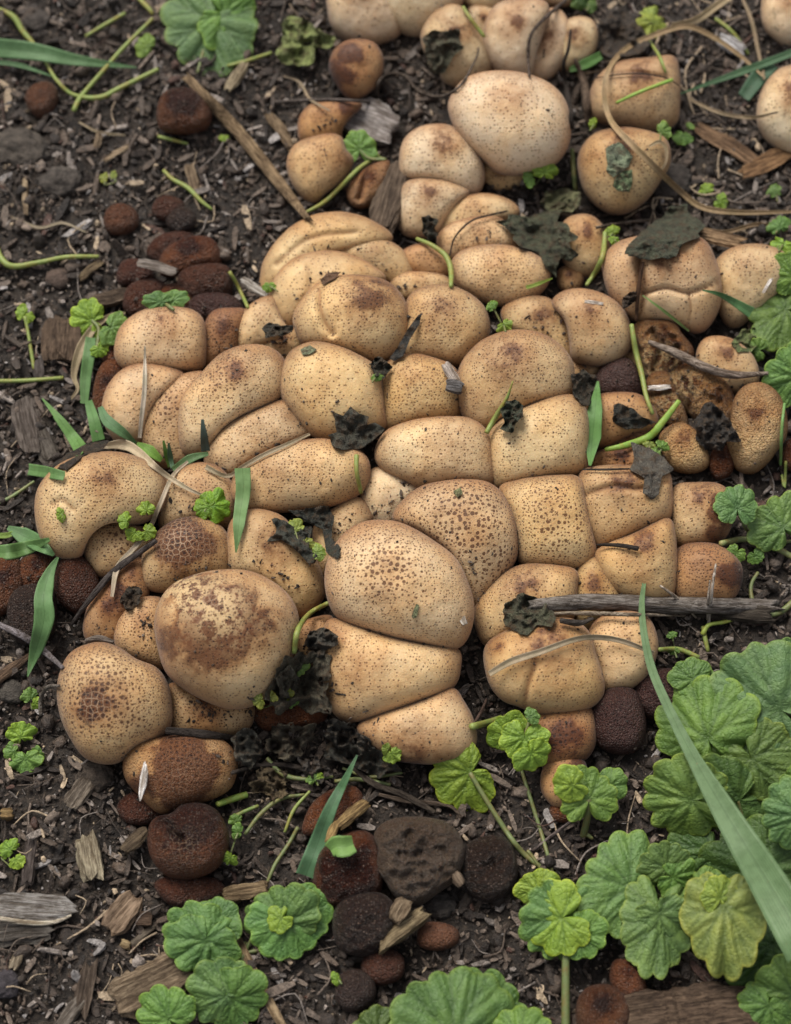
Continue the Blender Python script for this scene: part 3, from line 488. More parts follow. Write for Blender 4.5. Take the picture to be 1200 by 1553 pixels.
long leaning puffball with a dense dark-pored crown|tan|273,640 280,600 305,570 335,540 370,527 405,530 428,550 432,585 420,606 390,620 355,635 330,657 318,682 300,690 280,680|dict(h=.7,fk=.65,sp=.7,spx=[(345,575,50,.8)],ap=.1,br=[(355,558,30,.6),(330,570,25,.4)])
sausage-shaped puffball beneath the long leaning one|tan|315,690 325,665 350,641 390,622 430,610 450,630 465,650 467,662 440,673 400,690 370,707 355,723 335,720 318,710|dict(h=.55,fk=.55,sp=.3,ap=.25,br=[(440,630,16,.4)])
broad smooth puffball under the dry straw, left of the green shoot|tan|355,745 363,717 395,692 440,674 490,668 530,680 552,695 556,720 545,745 520,760 490,768 450,773 400,776 368,767|dict(h=.65,fk=.6,sp=.3,ap=.25,br=[(410,715,36,.4)])
tan puffball behind the curved streaked one, dirt beneath it|tan|360,505 370,477 390,459 412,453 420,470 430,492 447,502 440,514 400,522 368,532|dict(fk=.3,ap=.2)
small puffball wedged in the gap under the streaked one|gold|393,522 420,504 448,502 457,525 450,537 436,552 422,545 402,532|dict(fk=.5,lift=-6)
dome puffball behind the thin white stalk, leaf at its back|tan|178,528 185,500 205,480 235,468 270,467 298,478 308,500 308,545 300,559 270,561 240,558 200,560 182,547|dict(h=.7,fk=.65,sp=.3,ap=.5,apr=.45,ay=-.6)
smooth puffball crossed by the thin white stalk|tan|158,622 165,590 185,565 215,554 250,558 276,571 262,586 242,600 227,622 220,650 216,668 185,670 165,648|dict(h=.6,fk=.35,sp=.15,ap=.08)
narrow dark-pored puffball between the stalk-crossed and leaning ones|gold|216,652 225,616 245,592 280,571 312,571 300,590 280,617 274,647 282,682 292,702 270,707 240,702 222,682|dict(fk=.75,sp=1.0,ap=.35,apr=.8,lift=-4)
brown puffball edge behind the smooth stalk-crossed one|orange|143,602 148,572 160,553 182,552 182,570 166,597 160,622 147,627|dict()
brown puffball edge behind the dome puffball and green blade|orange|158,540 168,515 184,508 190,530 186,556 170,560|dict()
rusty freckled puffball between the dome one and the dark cap|warm|307,522 312,495 325,475 350,471 370,475 364,500 360,525 347,541 320,554 308,547|dict(fk=.9,sp=.6,ap=.5,apr=.9)
blackened purple puffball above the rusty freckled one|purple|288,470 300,450 330,446 355,454 364,472 342,475 318,480 305,490 292,483|dict(rough=.5)
chestnut puffball, lower one of the dry brown stack|red|274,427 285,409 320,402 343,408 349,430 343,446 310,451 285,449|dict(fk=.2)
chestnut puffball, middle one of the dry brown stack|orange|246,397 258,376 285,362 315,363 328,380 328,401 300,404 275,417 252,416|dict(ap=.7,apr=.6,fk=.2)
dark reddish puffball edge above the dry brown stack|red|228,382 240,362 265,354 288,359 262,372 247,394|dict(fk=.2)
dull red-brown puffball under the small grey bark strip|red|190,457 198,436 215,428 240,428 251,445 240,472 210,480 195,472|dict(fk=.2)
brown puffball behind the mottled green leaf|orange|234,460 242,440 264,434 284,444 291,465 262,474|dict(fk=.2)
dusty brown puffball behind the small grey bark strip|red|181,415 190,398 210,396 228,405 226,426 200,431 185,429|dict(fk=.2)
lone glossy red-brown puffball beside the long straw stalk|orange|242,167 250,145 268,136 290,137 308,150 318,170 313,190 295,199 265,200 246,192|dict(h=.6,ap=.95,apr=.75,fk=.12,sp=.05)
small tan-brown puffball half sunk in soil below the green stems|brown|42,148 52,132 72,128 84,140 82,160 66,176 50,168|dict(fk=.1)
small buried brown puffball between soil clods, left of the dry brown stack|brown|161,335 168,317 185,312 203,322 206,340 190,353 170,352|dict(fk=.1)
tiny red puffball above the dry brown stack|red|234,318 242,303 258,300 274,308 272,324 255,332 240,328|dict(fk=.1)
tiny black puffball beside the tiny red one|dark|256,336 266,320 284,318 294,332 288,346 268,350|dict(fk=.1)
rust-brown puffball at the frame, far end of the old brown row|orange|-20,880 0,850 22,846 33,870 31,900 12,925 -15,928|dict(fk=.3,ap=.6)
reddish puffball, second of the old brown row under the elongated one|orange|28,872 36,850 60,842 85,850 82,873 62,886 40,892|dict(fk=.4,ap=.6)
maroon puffball beside the wide fallen grass blade|red|85,880 92,855 115,845 135,858 147,882 142,907 122,927 100,918 88,902|dict(fk=.5,h=.5)
almost black puffball behind the wide fallen grass blade|dark|14,930 22,902 45,890 76,895 84,930 76,965 45,976 22,962|dict(fk=.3)
square rust-edged puffball with a cut green blade on it|orange|478,1340 485,1300 505,1277 535,1264 560,1268 574,1295 577,1340 566,1358 530,1369 500,1373 482,1362|dict(ap=.0,br=[(520,1325,34,1.2),(540,1345,24,1.0)],fk=.6,rough=1.3,pw=3,dent=10)
sparkling black puffball beneath the square rust-edged one|dark|508,1400 515,1375 540,1360 575,1358 595,1375 599,1405 586,1430 555,1446 525,1441 512,1425|dict(rough=1.5,h=.6,dent=6)
collapsed grey-brown puffball with a rough fibrous top|grey|571,1268 590,1248 630,1242 670,1248 692,1265 701,1295 690,1330 665,1350 635,1369 605,1360 585,1332 572,1315 577,1290|dict(rough=3,h=.55,dome=.55,pw=3.4,lump=2.5,edge=.3)
collapsed dark puffball right of the grey fibrous one|dark|703,1310 710,1285 735,1272 765,1275 779,1300 781,1330 766,1355 740,1365 715,1353 705,1335|dict(rough=1.6,lump=2.5,dent=14,dx=6)
small black puffball at the lower rim, by a tiny green leaf|dark|512,1500 520,1480 540,1473 560,1482 567,1505 555,1525 530,1531 515,1518|dict(rough=.6)
small maroon puffball above the small black one|red|552,1465 562,1447 590,1443 608,1455 606,1480 580,1491 558,1483|dict(rough=.5)
tiny red-brown puffball beneath the short broken stick|brown|637,1420 645,1403 670,1402 690,1412 689,1430 665,1439 642,1434|dict(rough=.3)
rusty puffball behind the long flat grass strip|orange|463,1252 475,1222 500,1202 530,1195 546,1210 541,1232 520,1250 490,1263 468,1263|dict(ap=.6,fk=.3)
brown puffball at the lower rim beneath the ivy stalks|brown|877,1530 885,1508 905,1497 930,1500 948,1520 951,1550 930,1577 895,1577 880,1556|dict(ap=.6,dent=14,dr=.5)
red-brown puffball under the downward ivy leaf|orange|928,1482 935,1460 960,1463 976,1490 971,1510 950,1513 935,1502|dict(ap=.5)
half-buried dark red puffball between the snail-like and flattened ones|red|182,1225 195,1208 220,1203 240,1215 245,1235 222,1248 195,1245|dict(h=.15)
flat buried reddish puffball beneath the snail-like one|red|240,1345 255,1332 290,1332 325,1335 335,1355 300,1372 262,1370|dict(h=.05)
orange scrap of puffball under the rotting leaf heap|orange|388,1078 405,1064 430,1066 460,1060 490,1072 484,1094 440,1102 410,1106 394,1096|dict(rough=.5,lift=-5)
'''.strip().split('\n')]
for row in PUFFS:
    puffball(row[0].strip(), row[1].strip(), row[2].strip(), eval(row[3]))

# ---------------------------------------------------------------- depth of what is seen behind each point of the view
def build_depth():
    tv = []; tf = []; off = 0
    for V, F in BALLS: tv.append(V); tf.append(F + off); off += len(V)
    V = np.vstack(tv); F = np.vstack(tf)
    bv = BVHTree.FromPolygons([Vector(v) for v in V.tolist()], F.tolist(), all_triangles=True)
    step = 5; xs = np.arange(-200, 1401, step); ys = np.arange(-200, 1754, step)
    X, Y = np.meshgrid(xs, ys); D0 = np.zeros(X.shape)
    # ground by stepping: the relief is small, so intersect the mean plane then correct once
    r = unproj(X, Y, np.ones(X.shape)) - CN; t = -CN[2] / r[..., 2]; p = CN + r * t[..., None]
    z = ground_z(p[..., 0], p[..., 1]); t = (z - CN[2]) / r[..., 2]; D0 = t.copy()
    Dd = D0.copy()
    for a in range(X.shape[0]):
        for b in range(X.shape[1]):
            d = Vector(r[a, b]); L = d.length
            hit = bv.ray_cast(CAM, d)
            if hit[0] is not None: Dd[a, b] = min(Dd[a, b], hit[3] / L)
    return xs, ys, D0, Dd, step
DX, DY, DGROUND, DMAP, DSTEP = build_depth()
def boxmin(A, k):
    B = A.copy()
    for s in range(1, k + 1):
        for ax in (0, 1):
            B = np.minimum(B, np.minimum(np.roll(A, s, ax), np.roll(A, -s, ax)))
    return B
def boxmean(A, k):
    for ax in (0, 1): A = sum(np.roll(A, s, ax) for s in range(-k, k + 1)) / (2 * k + 1)
    return A
DNEAR = boxmean(boxmin(DMAP, 1), 1); DSOFT = np.minimum(boxmean(boxmin(DMAP, 2), 4), DNEAR + 30 * U)
def dlook(A, x, y):
    fx = np.clip((np.asarray(x, float) - DX[0]) / DSTEP, 0, len(DX) - 1.001); fy = np.clip((np.asarray(y, float) - DY[0]) / DSTEP, 0, len(DY) - 1.001)
    i = fx.astype(int); j = fy.astype(int); a = fx - i; b = fy - j
    return (A[j, i] * (1 - a) + A[j, i + 1] * a) * (1 - b) + (A[j + 1, i] * (1 - a) + A[j + 1, i + 1] * a) * b
def P3(x, y, upx=0, A=None):
    """world points seen at photograph points x, y and resting upx pixel-lengths above whatever lies there"""
    x = np.asarray(x, float); y = np.asarray(y, float)
    return unproj(x, y, dlook(DNEAR if A is None else A, x, y) - np.asarray(upx) * U)

# ---------------------------------------------------------------- soil litter (nobody could count it)
def rot_mats(n, flat=0.0):
    q = RNG.normal(size=(n, 4)); q /= np.linalg.norm(q, axis=1)[:, None]
    if flat:
        a = RNG.uniform(0, 2 * np.pi, n); t = RNG.normal(0, flat, n); b = RNG.uniform(0, 2 * np.pi, n)
        ax = np.stack([np.cos(b), np.sin(b), 0 * b], 1); q1 = np.concatenate([np.cos(t / 2)[:, None], ax * np.sin(t / 2)[:, None]], 1)
        w0, z0 = np.cos(a / 2), np.sin(a / 2); w, x, y, z = q1.T
        q = np.stack([w * w0 - z * z0, x * w0 + y * z0, y * w0 - x * z0, w * z0 + z * w0], 1)
    w, x, y, z = q.T
    return np.stack([1 - 2 * (y * y + z * z), 2 * (x * y - z * w), 2 * (x * z + y * w), 2 * (x * y + z * w), 1 - 2 * (x * x + z * z), 2 * (y * z - x * w),
                     2 * (x * z - y * w), 2 * (y * z + x * w), 1 - 2 * (x * x + y * y)], 1).reshape(-1, 3, 3)
def ico(sub):
    import bmesh
    bm = bmesh.new(); bmesh.ops.create_icosphere(bm, subdivisions=sub, radius=1)
    V = np.array([v.co[:] for v in bm.verts]); F = np.array([[v.index for v in f.verts] for f in bm.faces]); bm.free(); return V, F
def slab():
    V = []; F = []
    for x, w in ((-1, .55), (-.45, 1), (.4, .9), (1, .5)):
        V += [(x, -w, -1), (x, w, -.8), (x, w * .8, .9), (x, -w * .9, 1)]
    for a in range(3):
        for b in range(4):
            p, q = a * 4 + b, a * 4 + (b + 1) % 4; F += [(p, q, q + 4), (p, q + 4, p + 4)]
    F += [(0, 2, 1), (0, 3, 2), (12, 13, 14), (12, 14, 15)]
    return np.array(V, float), np.array(F)
PAL = np.array([(.024, .017, .013), (.050, .037, .029), (.092, .068, .052), (.150, .118, .095), (.24, .21, .19), (.38, .30, .21), (.070, .036, .026), (.26, .245, .24)])
def scatter(name, n, base, smin, smax, asp, pw=2.2, flat=0, wts=(.18, .25, .22, .16, .10, .035, .03, .025), region=(-.135, .135, -.17, .20), smooth=False, jit=.28, lift=0.25):
    V0, F0 = base
    x = RNG.uniform(region[0], region[1], n); y = RNG.uniform(region[2], region[3], n)
    s = smin + (smax - smin) * RNG.random(n) ** pw
    z = ground_z(x, y) + s * lift * U + RNG.random(n) ** 2 * 7 * U
    px, py, d = project(np.stack([x, y, z], 1))
    dm = dlook(DMAP, px, py); keep = (dm > d - 14 * U)
    x, y, z, s = x[keep], y[keep], z[keep], s[keep]; m = len(x)
    sc = np.stack([s * RNG.uniform(*asp[0], m), s * RNG.uniform(*asp[1], m), s * RNG.uniform(*asp[2], m)], 1) * U
    Vj = V0[None] * (1 + jit * RNG.normal(size=(m, len(V0), 1)).clip(-1.6, 1.6)) * sc[:, None]
    Vw = np.einsum('nij,nkj->nki', rot_mats(m, flat), Vj) + np.stack([x, y, z], 1)[:, None]
    F = (F0[None] + (np.arange(m) * len(V0))[:, None, None]).reshape(-1, 3)
    c = PAL[RNG.choice(len(PAL), m, p=np.array(wts) / sum(wts))] * RNG.uniform(.7, 1.35, (m, 1))
    col = np.repeat(c, len(V0), 0)
    link(name, mesh(name, Vw.reshape(-1, 3), F, M_CRUMB, smooth, cols=dict(col=col)), kind='stuff')
scatter('soil_crumbs', 44000, ico(1), 1.3, 5.5, ((.8, 1.3), (.7, 1), (.5, .9)))
scatter('soil_clods', 5200, ico(2), 4, 13, ((.8, 1.4), (.7, 1), (.45, .8)), pw=3, smooth=True, jit=.14, wts=(.3, .34, .22, .08, .03, .0, .03, .0))
scatter('bark_shards', 15000, slab(), 2.5, 15, ((.9, 1.7), (.22, .55), (.10, .24)), pw=2.6, flat=.38, jit=.10, lift=.2)
scatter('bark_flakes', 600, slab(), 7, 17, ((.7, 1.3), (.3, .6), (.07, .14)), pw=2.2, flat=.3, jit=.09, lift=.3, wts=(.2, .26, .24, .14, .08, .05, .04, .01))

def tube_arrays(C, r, sides=8, rough=0.0, seed=0, flat=1.0):
    C = np.asarray(C); n = len(C); r = np.asarray(r, float) * np.ones(n)
    T = np.gradient(C, axis=0); T /= np.linalg.norm(T, axis=1)[:, None] + 1e-12
    ref = -FN; A = np.cross(T, ref); A /= np.linalg.norm(A, axis=1)[:, None] + 1e-12; B = np.cross(A, T)
    th = np.arange(sides) * 2 * np.pi / sides
    rr = r[:, None] * np.ones((n, sides))
    if rough:
        s = np.concatenate([[0], np.cumsum(np.linalg.norm(np.diff(C, axis=0), axis=1))]) / U
        Q = np.stack([np.broadcast_to(s[:, None] / 45, rr.shape), np.cos(th)[None] * 1.6 + 0 * rr, np.sin(th)[None] * 1.6 + 0 * rr], -1)
        rr = rr * (1 + rough * fbm(Q + seed, 2, 11) + rough * .7 * hash3(np.arange(sides)[None] + 0 * rr.astype(int), 0 * rr.astype(int), 0 * rr.astype(int), seed))
    V = C[:, None] + rr[..., None] * (np.cos(th)[None, :, None] * A[:, None] + flat * np.sin(th)[None, :, None] * B[:, None])
    V = V.reshape(-1, 3); i = np.arange(n * sides).reshape(n, sides); j = np.roll(i, -1, 1)
    F = np.stack([i[:-1], j[:-1], j[1:], i[1:]], -1).reshape(-1, 4)
    k = len(V); V = np.vstack([V, C[0] - T[0] * r[0] * .4, C[-1] + T[-1] * r[-1] * .4])
    cap = np.vstack([np.stack([j[0], i[0], np.full(sides, k)], -1), np.stack([i[-1], j[-1], np.full(sides, k + 1)], -1)])
    return V, F, cap
def fibres(n, name='root_fibres', Lr=(18, 75), rr=(.6, 1.3), pal=(.2, .2, .2, .15, .12, .08, .05), box=(-60, 1260, -60, 1610)):
    VV = []; FF = []; CC = []; off = 0
    for q in range(n):
        x, y = RNG.uniform(box[0], box[1]), RNG.uniform(box[2], box[3])
        if dlook(DMAP, x, y) < dlook(DGROUND, x, y) - 14 * U: continue
        L = RNG.uniform(*Lr); a = RNG.uniform(0, 6.28); b = a + RNG.normal(0, .8)
        pts = [(x, y), (x + L * .4 * math.cos(a), y + L * .4 * math.sin(a)), (x + L * .4 * math.cos(a) + L * .5 * math.cos(b), y + L * .4 * math.sin(a) + L * .5 * math.sin(b))]
        S = spline(pts, 8); C = P3(S[:, 0], S[:, 1], 5 + RNG.uniform(0, 6) + 3 * np.sin(np.linspace(0, 3, 8)), DGROUND)
        V, F, cap = tube_arrays(C, np.linspace(1, .5, 8) * RNG.uniform(*rr) * U, 5)
        VV.append(V); FF.append(np.vstack([F[:, :3], F[:, [0, 2, 3]], cap]) + off); off += len(V)
        CC.append(np.tile(PAL[RNG.choice([0, 1, 2, 3, 4, 5, 6], p=list(pal))][None], (len(V), 1)))
    link(name, mesh(name, np.vstack(VV), np.vstack(FF), M_CRUMB, cols=dict(col=np.vstack(CC))), kind='stuff')
fibres(800)
fibres(260, 'dry_straw_bits', (30, 110), (1.0, 2.4), (.05, .1, .15, .2, .2, .25, .05))
fibres(150, 'upper_straw_litter', (40, 130), (1.0, 2.6), (.05, .1, .15, .2, .2, .25, .05), (860, 1260, -40, 480))
def specks(n):
    V0, F0 = ico(1); x = RNG.uniform(60, 1190, n); y = RNG.uniform(0, 1240, n)
    on = dlook(DMAP, x, y) < dlook(DGROUND, x, y) - 12 * U; x, y = x[on], y[on]; m = len(x)
    s = .7 + 2.0 * RNG.random(m) ** 3.5; C = P3(x, y, s * .2, DMAP)
    V = np.einsum('nij,nkj->nki', rot_mats(m), V0[None] * (s[:, None] * np.stack([RNG.uniform(.8, 2, m), np.ones(m), RNG.uniform(.5, .9, m)], 1))[:, None] * U) + C[:, None]
    F = (F0[None] + (np.arange(m) * 12)[:, None, None]).reshape(-1, 3); V = V.reshape(-1, 3)
    V0n = len(V0); F = (F0[None] + (np.arange(m) * V0n)[:, None, None]).reshape(-1, 3)
    link('dirt_specks', mesh('dirt_specks', V, F, M_CRUMB, cols=dict(col=np.repeat(PAL[RNG.choice([0, 1, 2], m)], V0n, 0))), kind='stuff')
specks(1100)
def crevice_litter(n):
    V0, F0 = ico(1); lo = boxmin(DMAP, 5); x = RNG.uniform(40, 1200, n); y = RNG.uniform(0, 1250, n)
    dep = dlook(DMAP, x, y); gap = (dep - dlook(lo, x, y)) / U; gd = (dlook(DGROUND, x, y) - dep) / U
    rag = ((x - 1030) / 95) ** 2 + ((y - 605) / 120) ** 2 < 1; rub = ((x - 450) / 140) ** 2 + ((y - 1120) / 95) ** 2 < 1
    hi = -boxmin(-DMAP, 2); bot = (dlook(hi, x, y) - dep) / U < 4
    on = ((gap > 26) & (gd > 10) & bot & (RNG.random(n) < .5)) | (rag & (RNG.random(n) < .16) & (gap > 10)) | (rub & (gap > 8) & (RNG.random(n) < .25))
    x, y = x[on], y[on]; m = len(x); s = .9 + 3.0 * RNG.random(m) ** 2.4
    C = P3(x, y, s * .3, DMAP); sc = s[:, None] * np.stack([RNG.uniform(.7, 2.2, m), RNG.uniform(.5, 1, m), RNG.uniform(.3, .8, m)], 1) * U
    V = np.einsum('nij,nkj->nki', rot_mats(m), V0[None] * (1 + .3 * RNG.normal(size=(m, len(V0), 1)).clip(-1.5, 1.5)) * sc[:, None]) + C[:, None]
    F = (F0[None] + (np.arange(m) * len(V0))[:, None, None]).reshape(-1, 3)
    link('crevice_litter', mesh('crevice_litter', V.reshape(-1, 3), F, M_CRUMB, False, cols=dict(col=np.repeat(PAL[RNG.choice([0, 1, 2, 3, 6], m, p=[.4, .3, .15, .08, .07])], len(V0), 0))), kind='stuff')
crevice_litter(42000)

# ---------------------------------------------------------------- builders for stems, twigs, grass, leaves, chips
def framed(name, V, F, mat, color, parent=None, axis=None, smooth=True, attrs=None):
    """link V (world) as an object whose own X axis runs along the piece"""
    c = V.mean(0); M = Matrix.Identity(3)
    if axis is not None:
        x = Vector(axis).normalized(); y = Vector((0, 0, 1)).cross(x)
        y = y.normalized() if y.length > 1e-3 else Vector((0, 1, 0)); z = x.cross(y); M = Matrix((x, y, z)).transposed()
    A = np.array(M); me = mesh(name, (V - c) @ A, F, mat, smooth, attrs)
    o = link(name, me, None, None, color); o.matrix_world = Matrix.Translation(Vector(c.tolist())) @ M.to_4x4()
    if parent is not None:
        o.parent = parent; o.matrix_parent_inverse = parent.matrix_world.inverted() if parent.type != 'EMPTY' else Matrix.Translation(-parent.location)
    return o
def curve3(pts, n=None, taut=12, base=0, A=None):
    P = np.array([(p[0], p[1], p[2] if len(p) > 2 else 0) for p in pts], float)
    L = np.linalg.norm(np.diff(P[:, :2], axis=0), axis=1).sum(); n = n or int(max(8, min(90, L / 5)))
    S = spline(P, n); d0 = dlook(DNEAR if A is None else A, S[:, 0], S[:, 1]); d = d0.copy()
    for _ in range(taut):
        e = np.concatenate([d[:1], d, d[-1:]]); d = np.minimum(d0, (e[:-2] + e[1:-1] + e[2:]) / 3)
    return unproj(S[:, 0], S[:, 1], d - (S[:, 2] + base) * U), d, S
def tube(name, pts, r, mat, color, label=None, cat=None, group=None, parent=None, sides=8, rough=0.0, taut=14, flat=1.0, base=None, jag=0, A=None):
    r = np.atleast_1d(r) * (.74 if name == 'green_stem' else 1.0); C, d, S = curve3(pts, None, taut, (np.max(r) * .8 if base is None else base), A)
    n = len(C); rr = np.interp(np.linspace(0, 1, n), np.linspace(0, 1, np.size(r)), np.atleast_1d(r)) * U
    V, F, cap = tube_arrays(C, rr, sides, rough, random.randint(0, 999), flat)
    if jag: V[:sides] += RNG.normal(0, 1, (sides, 1)) * (C[0] - C[1]) * jag; V[(n - 1) * sides:n * sides] += RNG.normal(0, 1, (sides, 1)) * (C[-1] - C[-2]) * jag
    o = framed(name, V, [F, cap], mat, color, parent, C[-1] - C[0])
    if label: tagged(o, label, cat, group)
    return o
GREEN = dict(bright=(.20, .34, .055), mid=(.125, .245, .07), blue=(.085, .195, .095), dark=(.075, .16, .05), yellow=(.23, .30, .07), stem=(.20, .255, .065), stemd=(.13, .165, .06), grass=(.10, .21, .065), grassb=(.085, .175, .085))
STRAW = dict(straw=(.42, .29, .15), pale=(.52, .43, .30), tan=(.30, .18, .085), grey=(.17, .14, .125), dark=(.045, .034, .028), brown=(.12, .07, .04))

def blade(name, pts, widths, color, label, cat='grass blade', group=None, fold=.22, twist=0, taut=8, base=3, parent=None, A=None, roll=0.0):
    C, d, S = curve3(pts, None, taut, base, A); n = len(C)
    w = np.interp(np.linspace(0, 1, n), np.linspace(0, 1, len(widths)), widths) / 2 * U
    T = np.gradient(C, axis=0); T /= np.linalg.norm(T, axis=1)[:, None] + 1e-12
    tow = CN - C; tow /= np.linalg.norm(tow, axis=1)[:, None]
    A1 = np.cross(T, tow); A1 /= np.linalg.norm(A1, axis=1)[:, None] + 1e-12; B1 = np.cross(A1, T)
    B1 *= np.sign((B1 * tow).sum(1))[:, None]
    a = np.radians(roll + twist * np.linspace(0, 1, n)); A2 = A1 * np.cos(a)[:, None] + B1 * np.sin(a)[:, None]; B2 = B1 * np.cos(a)[:, None] - A1 * np.sin(a)[:, None]
    u = np.linspace(-1, 1, 9); m = len(u); th = .8 * U
    prof = fold * (np.abs(u) ** 1.2)
    V1 = C[:, None] + w[:, None, None] * (u[None, :, None] * A2[:, None] + prof[None, :, None] * B2[:, None])
    V2 = V1[:, ::-1] - B2[:, None] * th
    V = np.concatenate([V1, V2], 1).reshape(-1, 3); k = 2 * m
    i = np.arange(n * k).reshape(n, k); j = np.roll(i, -1, 1); F = np.stack([i[:-1], j[:-1], j[1:], i[1:]], -1).reshape(-1, 4)
    q = np.concatenate([u, u[::-1]]); ac = np.tile(q, n); al = np.repeat(np.linspace(0, 1, n), k)
    o = framed(name, V, [F], M_GRASS, color, parent, None, True, dict(across=ac, along=al))
    if label: tagged(o, label, cat, group)
    return o

SH_T = np.radians([0, 35, 75, 110, 138, 155, 166, 174, 180]); SH_R = np.array([.94, .97, 1.0, .98, .90, .76, .48, .20, .06])
def leaf_blade(parent, ax, ay, R, ang, upx, color, pitch=0, roll=0, wide=1.0, cup=.16, n=13, closed=0.0, ruffle=.035, seed=None, fine=True, thing=None, name='leaf', lobe=.06, back=None):
    seed = random.randint(0, 9999) if seed is None else seed; rs = np.random.default_rng(seed)
    nth, nr = (190, 28) if (R > 34 and fine) else (84, 12)
    th = np.linspace(-np.pi, np.pi, nth, endpoint=False); at_ = np.abs(th)
    bk = back if back is not None else rs.choice([.95, .8, .68, .56]); r = np.interp(at_, SH_T, SH_R) * (1 - (1 - bk) * np.clip((at_ - 1.45) / .9, 0, 1)); r = r * (1 + .05 * np.sin(2 * th + rs.uniform(0, 6)) + .05 * np.sin(3 * th + rs.uniform(0, 6)))
    ph = th * n / 2 * (330 / 360) + np.pi / 2 + .25 * np.sin(th * 2 + rs.uniform(0, 6)); cren = np.abs(np.cos(ph)) ** .7
    # deeper sinuses between the main lobes
    lob = np.exp(-((np.abs(((th / np.radians(66) + .5) % 1) - .5) * 66 - 33) / 5.5) ** 2) * (at_ < np.radians(150))
    r = r * (1 - (.12 * (1 - cren) * rs.uniform(.7, 1.2))) * (1 - lobe * lob)
    rho = np.linspace(0, 1, nr + 1)[1:] ** .85
    Rr = rho[:, None] * r[None]; X = Rr * np.cos(th)[None]; Y = Rr * np.sin(th)[None] * wide
    mains = [0, 40, -40, 82, -82, 126, -126]; dm = np.full(X.shape, 9.); ds = np.full(X.shape, 9.)
    for a in mains:
        a = math.radians(a + rs.normal(0, 4)); e = (math.cos(a) * .93, math.sin(a) * .93 * wide)
        dm = np.minimum(dm, segdist(X, Y, [(0, 0), (e[0] * .5 + rs.normal(0, .02), e[1] * .5), e]))
        for f, da, l in ((.34, 23, .50), (.34, -23, .50), (.60, 20, .33), (.60, -20, .33)):
            b = a + math.radians(da); s0 = (e[0] * f, e[1] * f); ds = np.minimum(ds, segdist(X, Y, [s0, (s0[0] + math.cos(b) * l, s0[1] + math.sin(b) * l * wide)]))
    vein = np.maximum(np.exp(-(dm / (.022 + .014 * (1 - rho[:, None]))) ** 2), .6 * np.exp(-(ds / .02) ** 2))
    bul = (.026 * (1 - np.exp(-(dm / .07) ** 2)) + .024 * (1 - np.exp(-(ds / .045) ** 2))) * np.clip(rho[:, None] * 3, 0, 1)
    Zh = bul - cup * rho[:, None] ** 2 * (1 + .5 * np.sin(th + rs.uniform(0, 6)))[None] + ruffle * rho[:, None] ** 3 * (np.sin(5 * th + rs.uniform(0, 6)) + .6 * np.sin(8 * th + rs.uniform(0, 6)))[None]
    Zh = Zh + .085 * fbm(np.stack([X * 1.7 + seed, Y * 1.7, X * 0], -1), 3, 3) + .02 * np.cos(ph)[None] ** 2 * rho[:, None] ** 4
    if closed: Zh = Zh + closed * np.abs(Y)      # folded along the midrib
    rim = np.exp(-((1 - rho[:, None]) / .055) ** 2) * np.ones_like(X)
    P = np.vstack([[0, 0, 0], np.stack([X, Y, Zh], -1).reshape(-1, 3)]) * R
    a, p, q = math.radians(ang), math.radians(pitch), math.radians(roll)
    e1 = math.cos(a) * RN - math.sin(a) * UN; nrm = -FN; e2 = np.cross(nrm, e1)
    e1r = e1 * math.cos(p) + nrm * math.sin(p); n1 = np.cross(e1r, e2); e2r = e2 * math.cos(q) + n1 * math.sin(q); n2 = np.cross(e1r, e2r)
    if n2 @ nrm < 0: n2 = -n2
    d = float(dlook(DSOFT, ax, ay)) - upx * U; sc = d / DIST * U
    C = unproj(ax, ay, d); Wd = C + (P[:, :1] * e1r + P[:, 1:2] * e2r + P[:, 2:] * n2) * sc
    N = len(Wd); W2 = Wd - n2 * .9 * U; i = 1 + np.arange(nr * nth).reshape(nr, nth); j = np.roll(i, -1, 1)
    F4 = np.stack([i[:-1], i[1:], j[1:], j[:-1]], -1).reshape(-1, 4); F3 = np.stack([0 * i[0], i[0], j[0]], -1)
    side = np.stack([i[-1], i[-1] + N, j[-1] + N, j[-1]], -1)
    V = np.vstack([Wd, W2]); vn = np.concatenate([[1], vein.ravel()]); rm = np.concatenate([[0], rim.ravel()])
    o = framed(name, V, [np.vstack([F4, F4[:, ::-1] + N, side]), np.vstack([F3, F3[:, ::-1] + N])], M_LEAF, color, parent, e1r, True, dict(vein=np.tile(vn, 2), rim=np.tile(rm, 2)))
    o['tip'] = 0; del o['tip']
    return o, d
ENDS = {}
